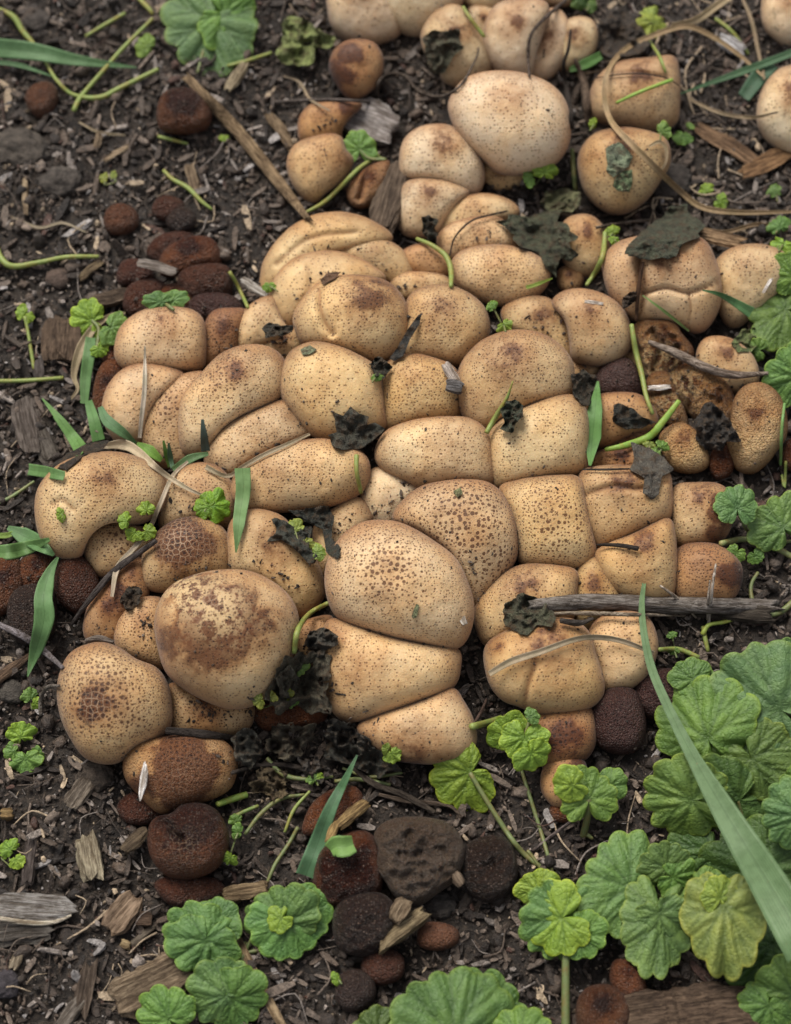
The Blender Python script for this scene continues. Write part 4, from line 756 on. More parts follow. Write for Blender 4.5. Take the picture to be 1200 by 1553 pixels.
def leaf(parent, ax, ay, R, ang, upx, colkey, stalk=None, sr=2.6, label=None, **k):
    k.setdefault('roll', random.uniform(-17, 17)); k['pitch'] = k.get('pitch', 0) + random.uniform(-9, 9)
    c = GREEN[colkey] if isinstance(colkey, str) else colkey; j = random.uniform(.88, 1.12); c = (c[0] * j * 1.22 * random.uniform(.92, 1.08), c[1] * j * 1.08, c[2] * j * .76 * random.uniform(.9, 1.1))
    o, d = leaf_blade(parent, ax, ay, R, ang, upx, c, **k)
    if label: o['label'] = label
    if stalk:
        ENDS.setdefault(parent.name, []).append(stalk[-1][:2])
        pts = [(ax, ay)] + stalk; m = len(pts); dd = np.linspace(0, 1, m)
        end = float(dlook(DSOFT, *pts[-1][:2])) - 3 * U
        P = np.array([(p[0], p[1]) for p in pts], float); S = spline(P, 22) if m > 2 else np.stack([np.linspace(P[0, k_], P[1, k_], 22) for k_ in (0, 1)], 1)
        t = np.linspace(0, 1, 22); dep = (d + 2.5 * U) * (1 - t) + end * t; dep = np.minimum(dep, dlook(DNEAR, S[:, 0], S[:, 1]) - 2 * U)
        dep[0] = d + 2.5 * U
        V, F, cap = tube_arrays(unproj(S[:, 0], S[:, 1], dep), np.linspace(sr * .8, sr, 22) * U, 7)
        s = framed('leaf_stalk', V, [F, cap], M_STEM, GREEN['stemd'], None, V[-1] - V[0]); s.parent = o; s.matrix_parent_inverse = o_world(o).inverted()
    return o
def o_world(o):
    bpy.context.view_layer.update(); return o.matrix_world.copy()

def dead_leaf(label, pts, color, upx=4, amp=7, jag=.12, cat='dead leaf', parent=None, name='dead_leaf', A=None, curl=0, drape=.8, holes=0, tilt=(0, 0)):
    color = tuple(v * g for v, g in zip(color, (1.55, 1.5, 1.25)))
    P = np.array(parse(pts)); c0 = P.mean(0); Q = np.vstack([P, P[:1]])
    s = np.concatenate([[0], np.cumsum(np.linalg.norm(np.diff(Q, axis=0), axis=1))]); nth = 110; q = np.linspace(0, s[-1], nth, endpoint=False)
    B = np.stack([np.interp(q, s, Q[:, 0]), np.interp(q, s, Q[:, 1])], 1); rad = np.linalg.norm(B - c0, axis=1).mean(); sd_ = random.randint(0, 9999)
    jn = fbm(np.stack([B[:, 0] / 13, B[:, 1] / 13, B[:, 0] * 0 + sd_], -1), 4, 2) * 2.0
    B = c0 + (B - c0) * (1 + jag * jn)[:, None]; nr = 18; rho = np.linspace(0, 1, nr + 1)[1:] ** .8
    XY = c0 + rho[:, None, None] * (B - c0)[None]; X, Y = XY[..., 0], XY[..., 1]
    cr = fbm(np.stack([X / (rad * .45), Y / (rad * .45), X * 0 + sd_], -1), 4, 8, .6); cr2 = 1 - np.abs(fbm(np.stack([X / (rad * .6), Y / (rad * .6), X * 0 + sd_ + 5], -1), 2, 3)) * 2.5
    dl = dlook(DSOFT, X, Y); dmid = float(np.median(dl)); dl = dmid + (dl - dmid) * drape
    lift = upx + amp * 1.5 * (cr + .8 * cr2 + .35 * fbm(np.stack([X / 6, Y / 6, X * 0 + sd_], -1), 2, 18)) + curl * rho[:, None] ** 2 * (1 + np.sin(np.linspace(0, 12.56, nth) + sd_))[None] + tilt[0] * (X - c0[0]) + tilt[1] * (Y - c0[1])
    dd = np.minimum(dl - lift * U, dlook(DNEAR, X, Y) - 1.5 * U)
    P0 = unproj(X, Y, dd).reshape(-1, 3); Pc = P0[:nth].mean(0)[None]; Wd = np.vstack([Pc, P0]); N = len(Wd)
    i = 1 + np.arange(nr * nth).reshape(nr, nth); j = np.roll(i, -1, 1)
    F4 = np.stack([i[:-1], i[1:], j[1:], j[:-1]], -1).reshape(-1, 4)
    if holes:
        hn = fbm(np.stack([X / 11, Y / 11, X * 0 + sd_ + 9], -1), 2, 6)[:-1].ravel(); F4 = F4[hn < 1 - holes]
    F3 = np.stack([0 * i[0], i[0], j[0]], -1); V = np.vstack([Wd, Wd + FN * 1.2 * U])
    side = np.stack([i[-1], i[-1] + N, j[-1] + N, j[-1]], -1)
    o = framed(name, V, [np.vstack([F4, F4[:, ::-1] + N, side]), np.vstack([F3, F3[:, ::-1] + N])], M_DEAD, color, parent, RN)
    if label: tagged(o, label, cat)
    return o

def chip(label, x, y, L, Wd, ang, color, T=.35, upx=2, tilt=0, roll=0, name='wood_chip', cat='wood chip', parent=None, ragged=.22, taper=.25, ridge=.16, A=None, n=18, sides=14):
    sd_ = random.randint(0, 9999); rs = np.random.default_rng(sd_)
    a = math.radians(ang); g = Vector(P3(x, y, 0, DSOFT if A is None else A).tolist())
    p0 = at(x, y, g.z); p1 = at(x + 10 * math.cos(a), y + 10 * math.sin(a), g.z); e1 = np.array((p1 - p0).normalized()[:]); e2 = np.cross([0, 0, 1.], e1); e3 = np.array([0, 0, 1.])
    t, q = math.radians(tilt), math.radians(roll); e1, e3 = e1 * math.cos(t) + e3 * math.sin(t), e3 * math.cos(t) - e1 * math.sin(t); e2, e3 = e2 * math.cos(q) + e3 * math.sin(q), e3 * math.cos(q) - e2 * math.sin(q)
    u = np.linspace(-1, 1, n); th = np.arange(sides) * 2 * np.pi / sides
    cx = np.sign(np.cos(th)) * np.abs(np.cos(th)) ** .55; cz = np.sign(np.sin(th)) * np.abs(np.sin(th)) ** .6
    rag = 1 + ragged * rs.normal(size=sides) * .6; w = (1 - taper * np.abs(u) ** 3)
    X = u[:, None] * rag[None] * L / 2
    rid = 1 + ridge * rs.normal(size=sides)[None] + .10 * fbm(np.stack([X / 14, np.cos(th)[None] * 2 + 0 * X, np.sin(th)[None] * 2 + sd_ + 0 * X], -1), 2, 2) * 2
    bend = .06 * L * fbm(np.stack([u * 1.2 + sd_, u * 0, u * 0], -1), 2, 5)[:, None]
    Y = cx[None] * Wd / 2 * w[:, None] * rid + bend * .6; Z = cz[None] * Wd * T / 2 * w[:, None] * rid + bend * .3
    Pc = np.array((g.x, g.y, g.z)) + np.array([0, 0, (upx + Wd * T * .3) * U])
    V = Pc + (X[..., None] * e1 + Y[..., None] * e2 + Z[..., None] * e3) * U; V = V.reshape(-1, 3)
    i = np.arange(n * sides).reshape(n, sides); j = np.roll(i, -1, 1); F = np.stack([i[:-1], i[1:], j[1:], j[:-1]], -1).reshape(-1, 4)
    k = len(V); V = np.vstack([V, V[:sides].mean(0), V[-sides:].mean(0)])
    cap = np.vstack([np.stack([i[0], j[0], np.full(sides, k)], -1), np.stack([j[-1], i[-1], np.full(sides, k + 1)], -1)])
    o = framed(name, V, [F, cap], M_WOOD, color, parent, e1, False)
    if label: tagged(o, label, cat)
    return o

# ---------------------------------------------------------------- wood, bark and stones in the soil
def C3(t): return tuple(t)
CH = [
 ('pale cream block of wood standing out of the soil below the flattened puffball', 140, 1303, 58, 34, 80, (.42, .36, .25), dict(T=.6, upx=5, ridge=.22)),
 ('flat grey chip with a white edge, longest one at the frame', 50, 1380, 124, 40, 3, (.34, .32, .30), dict(T=.18, upx=8, taper=.75, ragged=.1)),
 ('dark grey bark plate under the white-edged chip', 28, 1412, 90, 36, -6, (.13, .115, .10), dict(T=.2)),
 ('rough brown-and-cream chip right of the white-edged chip', 188, 1388, 58, 34, -50, (.30, .21, .14), dict(T=.4, upx=4)),
 ('small round woody knot above the large bark slab', 219, 1397, 24, 22, 0, (.14, .09, .06), dict(T=.7)),
 ('pale seed-like crumb above the large bark slab', 191, 1434, 14, 12, 20, (.38, .28, .15), dict(T=.8, upx=4)),
 ('thin stick beside the pale seed-like crumb', 215, 1421, 42, 9, -38, (.15, .12, .09), dict(T=.7)),
 ('large tan bark slab beneath the ivy leaf cluster', 232, 1490, 112, 62, -25, (.27, .20, .13), dict(T=.35, upx=5, ridge=.2)),
 ('upright narrow bark piece left of the large bark slab', 130, 1500, 62, 28, 100, (.13, .095, .07), dict(T=.4)),
 ('cream flake left of the narrow upright bark piece', 26, 1457, 26, 14, -70, (.33, .27, .19), dict(T=.4)),
 ('grey-brown splinter at the lower rim beneath the bark slab', 110, 1535, 50, 22, -50, (.22, .19, .16), dict(T=.4)),
 ('brown splinter above the pale cream block, stem-like end', 122, 1206, 44, 28, -55, (.22, .18, .14), dict(T=.4)),
 ('yellowish round seed lying on the soil at the frame', 12, 1236, 16, 16, 0, (.40, .27, .12), dict(T=.9, upx=5)),
 ('dark upright bark splinter left of the cream block', 45, 1300, 76, 20, 97, (.12, .095, .085), dict(T=.35)),
 ('brown wedge-shaped chip above the narrow dark splinter', 205, 1275, 40, 20, -40, (.14, .10, .06), dict(T=.5)),
 ('short stout twig piece with rough bark, below the grey fibrous puffball', 610, 1413, 78, 26, -37, (.30, .23, .13), dict(T=.8, upx=10, n=22)),
 ('broken end of wood behind the short stout twig', 607, 1384, 34, 26, -60, (.26, .19, .12), dict(T=.7, upx=8)),
 ('brown wooden stick between the two lower ivy leaves', 372, 1355, 62, 22, -8, (.32, .23, .13), dict(T=.6, upx=4)),
 ('yellow-brown twig bit under the flat grass strip', 535, 1240, 52, 18, -40, (.36, .24, .10), dict(T=.7, upx=18)),
 ('ochre twig bit beside the cut green blade', 505, 1265, 34, 12, -65, (.42, .28, .11), dict(T=.6, upx=12)),
 ('small tan stone by the collapsed dark puffball', 694, 1335, 22, 16, 60, (.22, .16, .11), dict(T=.6, upx=5)),
 ('straw-coloured splinter at the lower rim by the ivy shoot', 397, 1500, 150, 12, 64, (.40, .29, .17), dict(T=.4, upx=5)),
 ('weathered fallen log end between the lowest ivy leaves', 1030, 1545, 190, 90, -8, (.15, .10, .065), dict(T=.7, upx=-10, ridge=.05, n=30, sides=30)),
 ('large brown bark block behind the curled ivy leaf', 97, 518, 68, 46, 95, (.15, .10, .065), dict(T=.4, upx=3)),
 ('tall grey bark slab beside the row of small grass blades', 47, 648, 86, 36, 78, (.17, .14, .12), dict(T=.3, upx=4)),
 ('second bark slab below the tall grey one', 68, 672, 66, 30, 70, (.14, .12, .10), dict(T=.3)),
 ('small grey bark strip on the dry brown puffballs', 240, 413, 60, 18, 12, (.27, .23, .20), dict(T=.5, upx=16)),
 ('pale pointed splinter on bare soil below the green stems', 177, 235, 44, 9, -32, (.45, .34, .22), dict(T=.5, upx=4)),
 ('pale upright splinter beside the dark earth clods', 39, 300, 56, 10, 88, (.36, .27, .17), dict(T=.5, upx=4)),
 ('small tan splinter under the pale pointed one', 148, 215, 26, 9, -75, (.30, .22, .14), dict(T=.5, upx=4)),
 ('wide grey fibrous bark scrap above the small ivy leaf', 560, 193, 82, 60, 22, (.42, .38, .36), dict(T=.3, upx=6, ridge=.2)),
 ('dull brown bark plank right of the broken orange scrap', 596, 300, 110, 48, -72, (.16, .115, .08), dict(T=.3, upx=2)),
 ('short pale wood piece beneath the top ivy leaf', 358, 118, 56, 18, -58, (.38, .31, .20), dict(T=.5, upx=4)),
 ('tan chip lying against the long straw stalk', 292, 272, 44, 16, 75, (.30, .22, .14), dict(T=.4, upx=3)),
 ('yellowish stick at the upper left of the dry puffball row', 138, 412, 46, 12, -38, (.22, .16, .09), dict(T=.7, upx=3)),
 ('knotty brown bark round the curled ivy leaf stalk', 170, 455, 58, 22, -14, (.15, .105, .07), dict(T=.6, upx=3)),
 ('white bark flake at the edge of the cluster, by a green stem', 386, 440, 44, 14, 32, (.52, .48, .43), dict(T=.3, upx=8)),
 ('flat brown leaf-like chip under the straw loop', 1105, 226, 112, 26, 30, (.26, .16, .09), dict(T=.15, upx=5)),
 ('curled brown chip at the frame beside the straw loop', 1165, 250, 90, 28, -24, (.30, .17, .08), dict(T=.15, upx=8)),
 ('small curl of brown bark below the charcoal leaf', 1092, 366, 64, 18, 12, (.38, .25, .14), dict(T=.3, upx=10)),
 ('white papery fleck beside the fallen straw tip', 1108, 72, 44, 24, 28, (.62, .62, .64), dict(T=.4, upx=6)),
 ('small wood chip sunk behind the heart-shaped puffball', 425, 200, 70, 16, 55, (.28, .20, .12), dict(T=.4)),
 ('dark stub of root at the frame beneath the ivy', 1110, 930, 110, 30, 4, (.075, .06, .045), dict(T=.5)),
 ('grey splinter at the frame below the dark stick', 60, 560, 30, 12, 88, (.12, .10, .09), dict(T=.4)),
 ('white shell-like sliver on the flattened brown puffball', 219, 1183, 52, 11, 98, (1.0, .96, .93), dict(T=.35, upx=6, ridge=.05, taper=.9)),
 ('white scrap at the corner of the four-sided freckled puffball', 684, 568, 34, 14, 55, (.62, .54, .48), dict(T=.25, upx=3)),
 ('black-and-white husk beside the white scrap', 689, 590, 24, 20, 10, (.16, .15, .15), dict(T=.5, upx=6)),
 ('tiny white nick crust on the hero-sized dome', 703, 941, 13, 9, 70, (.72, .66, .58), dict(T=.4, upx=1)),
 ('white scratch crust on the smooth reddish-crowned puffball', 901, 459, 27, 6, 6, (1.1, 1.03, .96), dict(T=.3, upx=0)),
 ('white torn crust on the split stub', 1000, 588, 30, 8, -4, (1.1, 1.03, .96), dict(T=.4, upx=1)),
 ('thin curved white crust on the ivy-side puffball', 1168, 425, 44, 5, -60, (1.1, 1.05, 1.0), dict(T=.3, upx=0)),
]
for lb, x, y, L, w, a, c, k in CH:
    kk = dict(k); nm = 'wood_chip'; cat = 'wood chip'
    for key, n2, c2 in (('bark', 'bark_piece', 'bark'), ('log', 'fallen_log', 'log'), ('seed', 'seed', 'seed'), ('stone', 'small_stone', 'stone'), ('crust', 'white_crust', 'crust'), ('twig', 'twig_piece', 'twig'), ('stick', 'wooden_stick', 'stick'), ('splinter', 'wood_splinter', 'splinter')):
        if key in lb.split(' beside')[0].split(' beneath')[0].split(' below')[0].split(' above')[0].split(' behind')[0].split(' left of')[0].split(' against')[0].split(' on ')[0].split(' by ')[0].split(' round ')[0]: nm, cat = n2, c2
    if cat == 'crust': kk['A'] = DMAP
    chip(lb, x, y, L, w, a, c, name=nm, cat=cat, **kk)
_t = [o for o in bpy.data.objects if 'white edge, longest' in o.get('label', '')][0]
tube('chip_edge', parse('-5,1392,14 40,1399,14 80,1399,14 108,1388,12'), [3, 4, 3.5, 2], M_WOOD, (.85, .76, .60), parent=_t, sides=6, rough=.15, flat=.6)
def clod(label, x, y, r, color, sx=1.2, sz=.6, rough=.28):
    V, F = ico(4); sd_ = random.randint(0, 999); V = V * (1 + rough * 1.4 * fbm(V * 1.6 + sd_, 5, 2, .7) + .09 * fbm(V * 7 + sd_, 3, 3, .8))[:, None] * np.array([sx, 1, sz]) * r * U
    c = P3(x, y, 0, DGROUND); o = link('soil_clod', mesh('soil_clod', V, F, M_CLOD), loc=c + np.array([0, 0, r * .18 * U]), color=color); tagged(o, label, 'clod')
def mat_clod():
    s = NT('dry_earth_clod'); v = s.coords(); a = s.noise(v, 1 / 14, 5, .7); b = s.noise(v, 1 / 3, 4, .7)
    c = s.mix(s.ramp(a, .3, .7), s.mix(1, s.objcol(), (.5, .48, .46), 'MULTIPLY'), s.mix(1, s.objcol(), (1.5, 1.5, 1.5), 'MULTIPLY'))
    return s.fin(c, .8, s.bump(s.math('ADD', s.math('MULTIPLY', a, 6), s.math('MULTIPLY', b, 2)), 1, 2 * U))
M_CLOD = mat_clod()
for lb, x, y, r, c, k in [
 ('big grey-brown earth clod at the frame below the small sunk puffball', 35, 228, 36, (.068, .054, .042), dict(rough=.45, sz=.45)),
 ('second earth clod with a crusty top beside the pale upright splinter', 92, 278, 28, (.068, .055, .045), {}),
 ('smooth brown round clod above the curled ivy leaf', 90, 424, 18, (.09, .06, .045), dict(rough=.12)),
 ('grey earth clod above the second one, at the frame', 55, 33, 20, (.062, .05, .042), {}),
 ('dark gritty clod between bark block and grass blades', 75, 730, 16, (.05, .04, .03), {}),
 ('purplish clod at the frame, lower edge of the soil', 6, 1492, 20, (.045, .037, .042), {}),
 ('small clod right of the sparkling black puffball', 668, 1375, 20, (.055, .045, .038), {}),
 ('crumbly clod beneath the net-cracked kidney puffball', 145, 1180, 24, (.075, .055, .04), {}),
 ('brown clod under the straw loop near the frame', 1010, 280, 34, (.06, .048, .04), {}),
 ('gritty clod left of the net-cracked kidney puffball', 20, 1050, 18, (.06, .05, .04), {}),
]: clod(lb, x, y, r, c, **k)

# ---------------------------------------------------------------- twigs, straw and roots
def twig(label, pts, r, color, name='twig', cat='twig', **k):
    if name in ('straw', 'dry_stalk', 'withered_leaf'):
        k.pop('sides', 0); k.pop('flat', 0); k.pop('rough', 0)
        return blade(name, parse(pts), [v * 2.1 for v in r], color, label, cat, fold=.38, twist=random.uniform(-40, 40), base=r[0] * .6 + 2, **k)
    return tube(name, parse(pts), r, M_WOOD, STRAW[color] if isinstance(color, str) else color, label, cat, **{**dict(sides=10, rough=.10), **k})
tw = twig('thick grey fibrous twig lying across the cluster towards the ivy', '808,918,4 870,914,3 930,913,3 1000,917,2 1080,918,2 1172,921,2', [9, 12, 12, 13, 12, 13, 11], (.27, .24, .215), sides=24, rough=.14, taut=60, flat=.8, jag=1.5)
tube('twig_splinter', parse('820,932,12 880,930,14 960,932,13 1040,934,10'), [2, 3.5, 3, 1], M_WOOD, (.40, .33, .25), parent=tw, sides=6, rough=.2, taut=60)
tube('twig_splinter', parse('850,941,9 880,945,11 900,938,10'), [4, 6, 2], M_WOOD, (.09, .075, .065), parent=tw, sides=8, rough=.3, taut=60)
twig('long straw-coloured stalk slanting towards the heart-shaped puffball', '284,118,6 330,165,6 380,222,6 430,285,5 466,330,4', [7, 10, 11, 10, 5], (.33, .23, .13), sides=14, rough=.12, taut=40, flat=.6, jag=1.0)
twig('grey peeling stick across the broken puffball hollow', '984,518,8 1020,533,8 1070,557,8 1110,568,6 1165,566,4', [3, 7, 7, 6, 2.5], (.40, .32, .26), sides=14, rough=.16, taut=30)
twig('dark stick leaning on the small pored puffball', '108,948,6 140,905,6 175,865,8 237,820,8', [3, 5, 5.5, 3.5], (.085, .07, .065), sides=10, rough=.2)
twig('pale grey stick entering from the frame towards the kidney-shaped puffball', '-10,943,4 30,962,5 60,982,5 95,1012,3', [4, 5.5, 5, 3], (.27, .24, .25), rough=.2)
twig('brown sliver of wood at the frame under the pale grey stick', '-8,1032,4 20,1012,5 48,992,4', [9, 8, 4], (.16, .10, .06), flat=.5, rough=.15)
twig('thin dry stem crossing below the rust-brown puffball', '418,155,6 470,152,8 530,152,8 592,160,4', [2.2, 3, 2.6, 1.5], 'grey')
twig('thin looping rootlet right of the rust-brown puffball', '573,150,4 574,125,8 590,112,10 615,115,10 635,138,9 670,146,8 700,128,8 722,88,6 726,72,4', [2, 2.6, 2.4, 2, 1.6], (.20, .16, .13), taut=4)
twig('hooked dark twig over the small beige puffball lobes', '803,115,4 801,80,5 806,52,6 826,28,6 858,0,4', [2, 3.2, 3, 3.4, 3], (.13, .095, .075), taut=6)
twig('dark forked stalk standing before the twig-crossed puffballs', '868,195,2 862,150,6 855,100,12 862,75,14 866,45,14', [3.5, 4.5, 4, 3, 2], 'dark', taut=4)
twig('dry brown stalk between the oval puffball and the straw loop', '892,190,4 890,150,8 884,120,8 872,90,6', [4, 7, 6, 3], (.17, .12, .085), rough=.3)
twig('thin black rootlet across the torn-crown puffball', '905,118,3 940,113,3 975,112,3 1010,118,3 1030,130,2', [.9, 1.3, 1.2, .8], 'dark', taut=3)
twig('dry straw loop curving over the leaf-marked puffball', '1158,116,14 1120,82,18 1080,55,20 1040,40,22 990,54,22 948,75,20 922,108,18 917,150,18 928,185,18 955,215,18 990,250,18 1030,288,16 1065,314,12 1120,322,10 1205,321,10', [1.5, 3.5, 4, 4.5, 4, 3.6, 3.8, 5, 5, 4.6, 4.5, 3.6, 2], (.37, .255, .14), 'straw', 'straw', sides=10, flat=.3, taut=10, rough=.03)
twig('second dry straw crossing at the upper frame', '1118,-12,20 1085,10,20 1055,30,18 1018,37,16', [5, 6, 6, 2.5], (.46, .35, .21), 'straw', 'straw', flat=.3, rough=.03)
twig('small straw curl on the leaf-marked puffball', '985,222,4 1000,215,5 1010,225,6 1010,245,5 1003,258,3', [2, 3, 3, 2.2, 1.2], (.38, .28, .17), 'straw', 'straw', taut=2)
twig('bent dry straw draped over the broad lower puffball', '742,1022,5 775,1003,5 820,988,5 870,970,5 905,966,5 945,972,6 992,990,7', [4, 5, 4.5, 4, 4, 4, 3], (.42, .33, .22), 'straw', 'straw', flat=.4, rough=.08, taut=30)
twig('thin white stalk standing on the stalk-crossed puffball', '212,664,2 215,630,4 219,590,5 220,525,8', [2.6, 3.6, 3.4, 1], (.60, .52, .42), 'dry_stalk', 'dry stalk', taut=3)
twig('withered tan grass leaf hanging from the curled ivy leaf', '190,474,10 165,480,14 140,500,16 120,535,14 112,570,10 118,590,6 105,608,4', [2, 4, 6, 8, 6, 3, 1.5], (.40, .31, .19), 'withered_leaf', 'withered leaf', flat=.45, taut=3)
twig('cream withered straw running from the dark leaf to the speckled puffball', '150,678,8 185,674,10 208,684,10 245,715,9 280,738,8 305,750,4', [3, 8, 6, 4, 3.5, 2], (.52, .42, .29), 'straw', 'straw', flat=.4, taut=10)
twig('long kinked dry stalk hanging over the small pored puffball', '285,700,3 262,722,5 243,765,8 225,805,12 200,835,12 178,862,10 170,905,4', [2, 3, 3.2, 3.4, 3.6, 4, 2.4], (.46, .37, .27), 'dry_stalk', 'dry stalk', taut=6)
twig('dry straw edge between the sausage-shaped and broad puffballs', '470,658,3 440,672,4 400,690,4 370,707,4 345,722,4 312,708,3', [2, 3, 3.2, 3.4, 3, 4], (.40, .32, .21), 'straw', 'straw', taut=4)
twig('short white bent fibre beside the long grass blade', '1001,888,4 1018,900,14 1040,918,14 1056,937,4', [1.6, 2.4, 2.6, 1.4], (.62, .52, .42), 'dry_fibre', 'dry fibre', taut=2)
twig('two-stranded white fibre standing on the thick twig', '1086,855,20 1080,895,22 1075,945,8', [1.5, 2.6, 2.6], (.66, .58, .50), 'dry_fibre', 'dry fibre', taut=2)
twig('shorter white fibre leaning beside the two-stranded one', '1077,880,16 1074,910,18 1073,940,8', [1.3, 2, 2], (.60, .52, .44), 'dry_fibre', 'dry fibre', taut=2)
twig('curved pale stick over the soil left of the kidney-shaped puffball', '62,1085,4 62,1060,6 72,1042,8 90,1040,5', [3, 3.5, 3.2, 2], (.24, .21, .18))
twig('brown-grey root sliver at the kidney-shaped puffball top', '130,972,4 150,968,5 172,974,4', [3, 5, 3], (.24, .20, .17))
twig('dark flat twig between the low pored and flattened puffballs', '252,1108,5 300,1112,6 360,1120,5', [5, 6, 4], 'dark', flat=.5)
twig('thin pale root on the soil below the fallen ivy', '808,1290,4 840,1265,5 865,1247,4 880,1230,3', [1.6, 2.4, 2.6, 2], (.20, .16, .15))
twig('thin dark twig tip on the wedge-shaped puffball', '905,826,3 940,827,5 968,832,6', [1.6, 3, 3.4], 'dark')
twig('thin black rootlet before the fold of the square puffball', '884,712,4 920,712,5 955,711,5', [1.2, 1.8, 1.2], 'dark', taut=3)
twig('dry stem under the charcoal leaf', '905,345,6 945,338,8 1000,332,6', [2.5, 3, 2], (.23, .18, .14))
twig('dark reddish rib standing in the pinched puffball cleft', '975,398,4 968,440,6 965,486,3', [2.5, 3.5, 2.5], (.12, .06, .03))
twig('black arching rootlet over the stacked pair of folds', '682,388,3 690,360,6 715,335,8 748,325,8 770,320,6', [1.2, 1.5, 1.6, 1.4], 'dark', taut=3)
twig('slim brown root beneath the flat grass strip', '575,1205,6 620,1215,8 680,1222,6 700,1240,4', [3, 4, 4, 2], (.13, .095, .07), rough=.3)
twig('forked root fibre in the soil gap right of the slab', '738,1060,3 730,1080,5 718,1098,3', [2, 3, 1.5], (.14, .09, .07))

# ---------------------------------------------------------------- green stems
def stem(label, pts, r, color='stem', **k):
    return tube('green_stem', parse(pts), r, M_STEM, GREEN[color] if isinstance(color, str) else color, label, 'stem', **{**dict(rough=.05, taut=8), **k})
stem('creeping green runner along the upper corner, below the wide blade', '-8,12,14 20,25,12 35,48,10 52,68,8 70,95,8 85,120,8 110,143,8 150,148,8 185,132,8 240,105,10', [6, 7, 6, 4, 4, 4.5, 6, 6, 5.5, 5])
stem('green stem rising from the runner knot to the upper frame', '112,168,4 122,148,8 150,115,12 185,75,14 232,28,16', [6, 5, 5, 5, 4])
stem('stub of green stem right above the top left leaf', '205,-8,12 225,12,12 232,22,8', [5, 6, 4])
stem('short yellowish stem near the upper frame, alone', '130,55,5 155,40,7 190,20,6', [3.5, 4.5, 4])
stem('curved green stem at the frame left of the brown row', '-8,365,6 2,392,8 20,404,8 60,398,8 100,390,8 150,389,5', [6, 7, 6, 5, 5, 4])
stem('upright thin sprout with a small pale bud', '52,560,4 47,530,6 42,500,10 38,480,14', [4, 4, 3.5, 4])
stem('straight green stem entering from the frame beneath the bark block', '-8,578,6 40,577,6 96,573,4', [4.5, 4.5, 4])
stem('light green stem curving over bare soil', '248,258,5 262,272,8 285,285,8 305,305,6 322,318,4', [4, 5, 5.5, 5, 3])
stem('short pale green sliver under the lone glossy puffball', '240,207,4 262,212,5 285,218,4', [4, 4.5, 3])
stem('thin green stem beside the blackened purple puffball', '348,412,5 360,432,8 376,466,4', [4, 4, 4])
stem('green stem bridging the heart-shaped puffball', '575,236,10 545,255,16 515,285,14 490,308,10 458,325,4', [4, 5, 5, 5, 3])
stem('bent green stem arching above the pinkish puffball', '632,362,6 655,372,12 676,388,14 684,410,12 684,434,4', [4, 5, 6, 6, 4.5])
stem('short upright green stem beneath the torn black leaf', '541,690,6 541,715,8 548,748,3', [5, 4.5, 4])
stem('broken green stalk with a torn tip on the large domed puffball', '738,656,3 752,632,10 768,606,20 774,590,24 778,578,26', [5, 5.5, 4.5, 3, 1.5])
stem('long green stem between the purple puffball and the ragged wall', '958,492,4 964,530,8 974,570,10 980,600,8 990,628,5', [5, 6, 6, 5, 4])
stem('green stem pressed between the rotting leaf and the pinched puffball', '918,352,6 915,385,8 905,410,8 890,432,4', [5, 6, 6, 4])
stem('flat pale green stalk across the black leaf shred', '1030,608,14 1005,640,18 985,662,16 950,675,12 918,682,8', [5, 7, 8, 7, 4], 'bright', flat=.5)
stem('green stalk curving beside the hero-sized dome', '446,990,4 452,955,10 470,930,12 497,915,4', [5, 6, 5, 4.5])
stem('green stub right under the hero-sized dome stack', '716,1102,4 740,1096,5 762,1088,5', [7, 7, 6])
stem('yellow-green stem from the soil towards the lobed ivy leaf', '1000,985,6 1030,985,8 1060,997,8', [4.5, 5.5, 5])
stem('pale stem arching from the peppered puffball to the frame', '1094,824,6 1125,818,10 1160,822,12 1205,846,12', [6, 6, 6, 6], (.22, .26, .10))
stem('yellow-green hooked stem above the big lobed ivy leaf', '1150,868,10 1140,885,12 1140,905,12 1150,930,10 1180,930,10 1205,912,10', [3.5, 4, 5, 5.5, 6, 7], 'stemd')
stem('slanting green stem beneath the thick grey twig', '1066,962,6 1075,948,10 1100,943,10 1125,934,8', [6, 4, 4.5, 4], (.28, .36, .07))
stem('green stem tip beneath the slanting one', '1066,950,4 1070,970,6 1074,988,4', [4, 5, 4])
stem('thin green stem in front of the torn-crown puffball', '935,156,8 965,142,12 995,130,12 1020,121,8', [3, 4, 4, 4], 'bright')
stem('mossy green stub beneath the oval puffball', '873,288,3 870,258,8 868,226,12', [5, 5.5, 5], 'stemd')
stem('green stem behind the straw crossing', '1085,28,10 1110,48,12 1135,82,6', [4, 4.5, 3.5])
stem('green stem falling beside the pale wedged puffball', '702,10,14 715,30,14 735,56,6', [4, 4.5, 4.5])
stem('pair-lying green stem beneath the lobed leaf trio', '985,62,6 1000,85,6 1010,110,4', [3, 4, 3])
stem('pale green stem below the snail-like puffball, upper one', '330,1220,10 352,1212,12 375,1205,8', [6, 7, 6], (.20, .30, .06))
stem('pale green stem below the snail-like puffball, lower one', '352,1240,8 372,1230,9 392,1222,6', [4, 4, 3.5], (.17, .25, .07))
stem('slender stem with buds under the rotting leaf heap', '405,1340,4 418,1310,8 438,1280,10 452,1255,6', [3.5, 4, 4, 4], 'stemd')
stem('horizontal yellow-green stem above the rusty puffball', '508,1185,6 545,1182,9 592,1190,6', [4, 5, 4], 'stemd')
stem('green stem at the frame below the bark slabs', '-6,765,5 20,752,6 52,730,4', [3.5, 4, 3], (.16, .22, .09))
stem('thin green stem behind the ivy by the upright blade', '1192,700,8 1190,740,10 1186,720,8', [3, 3, 3])
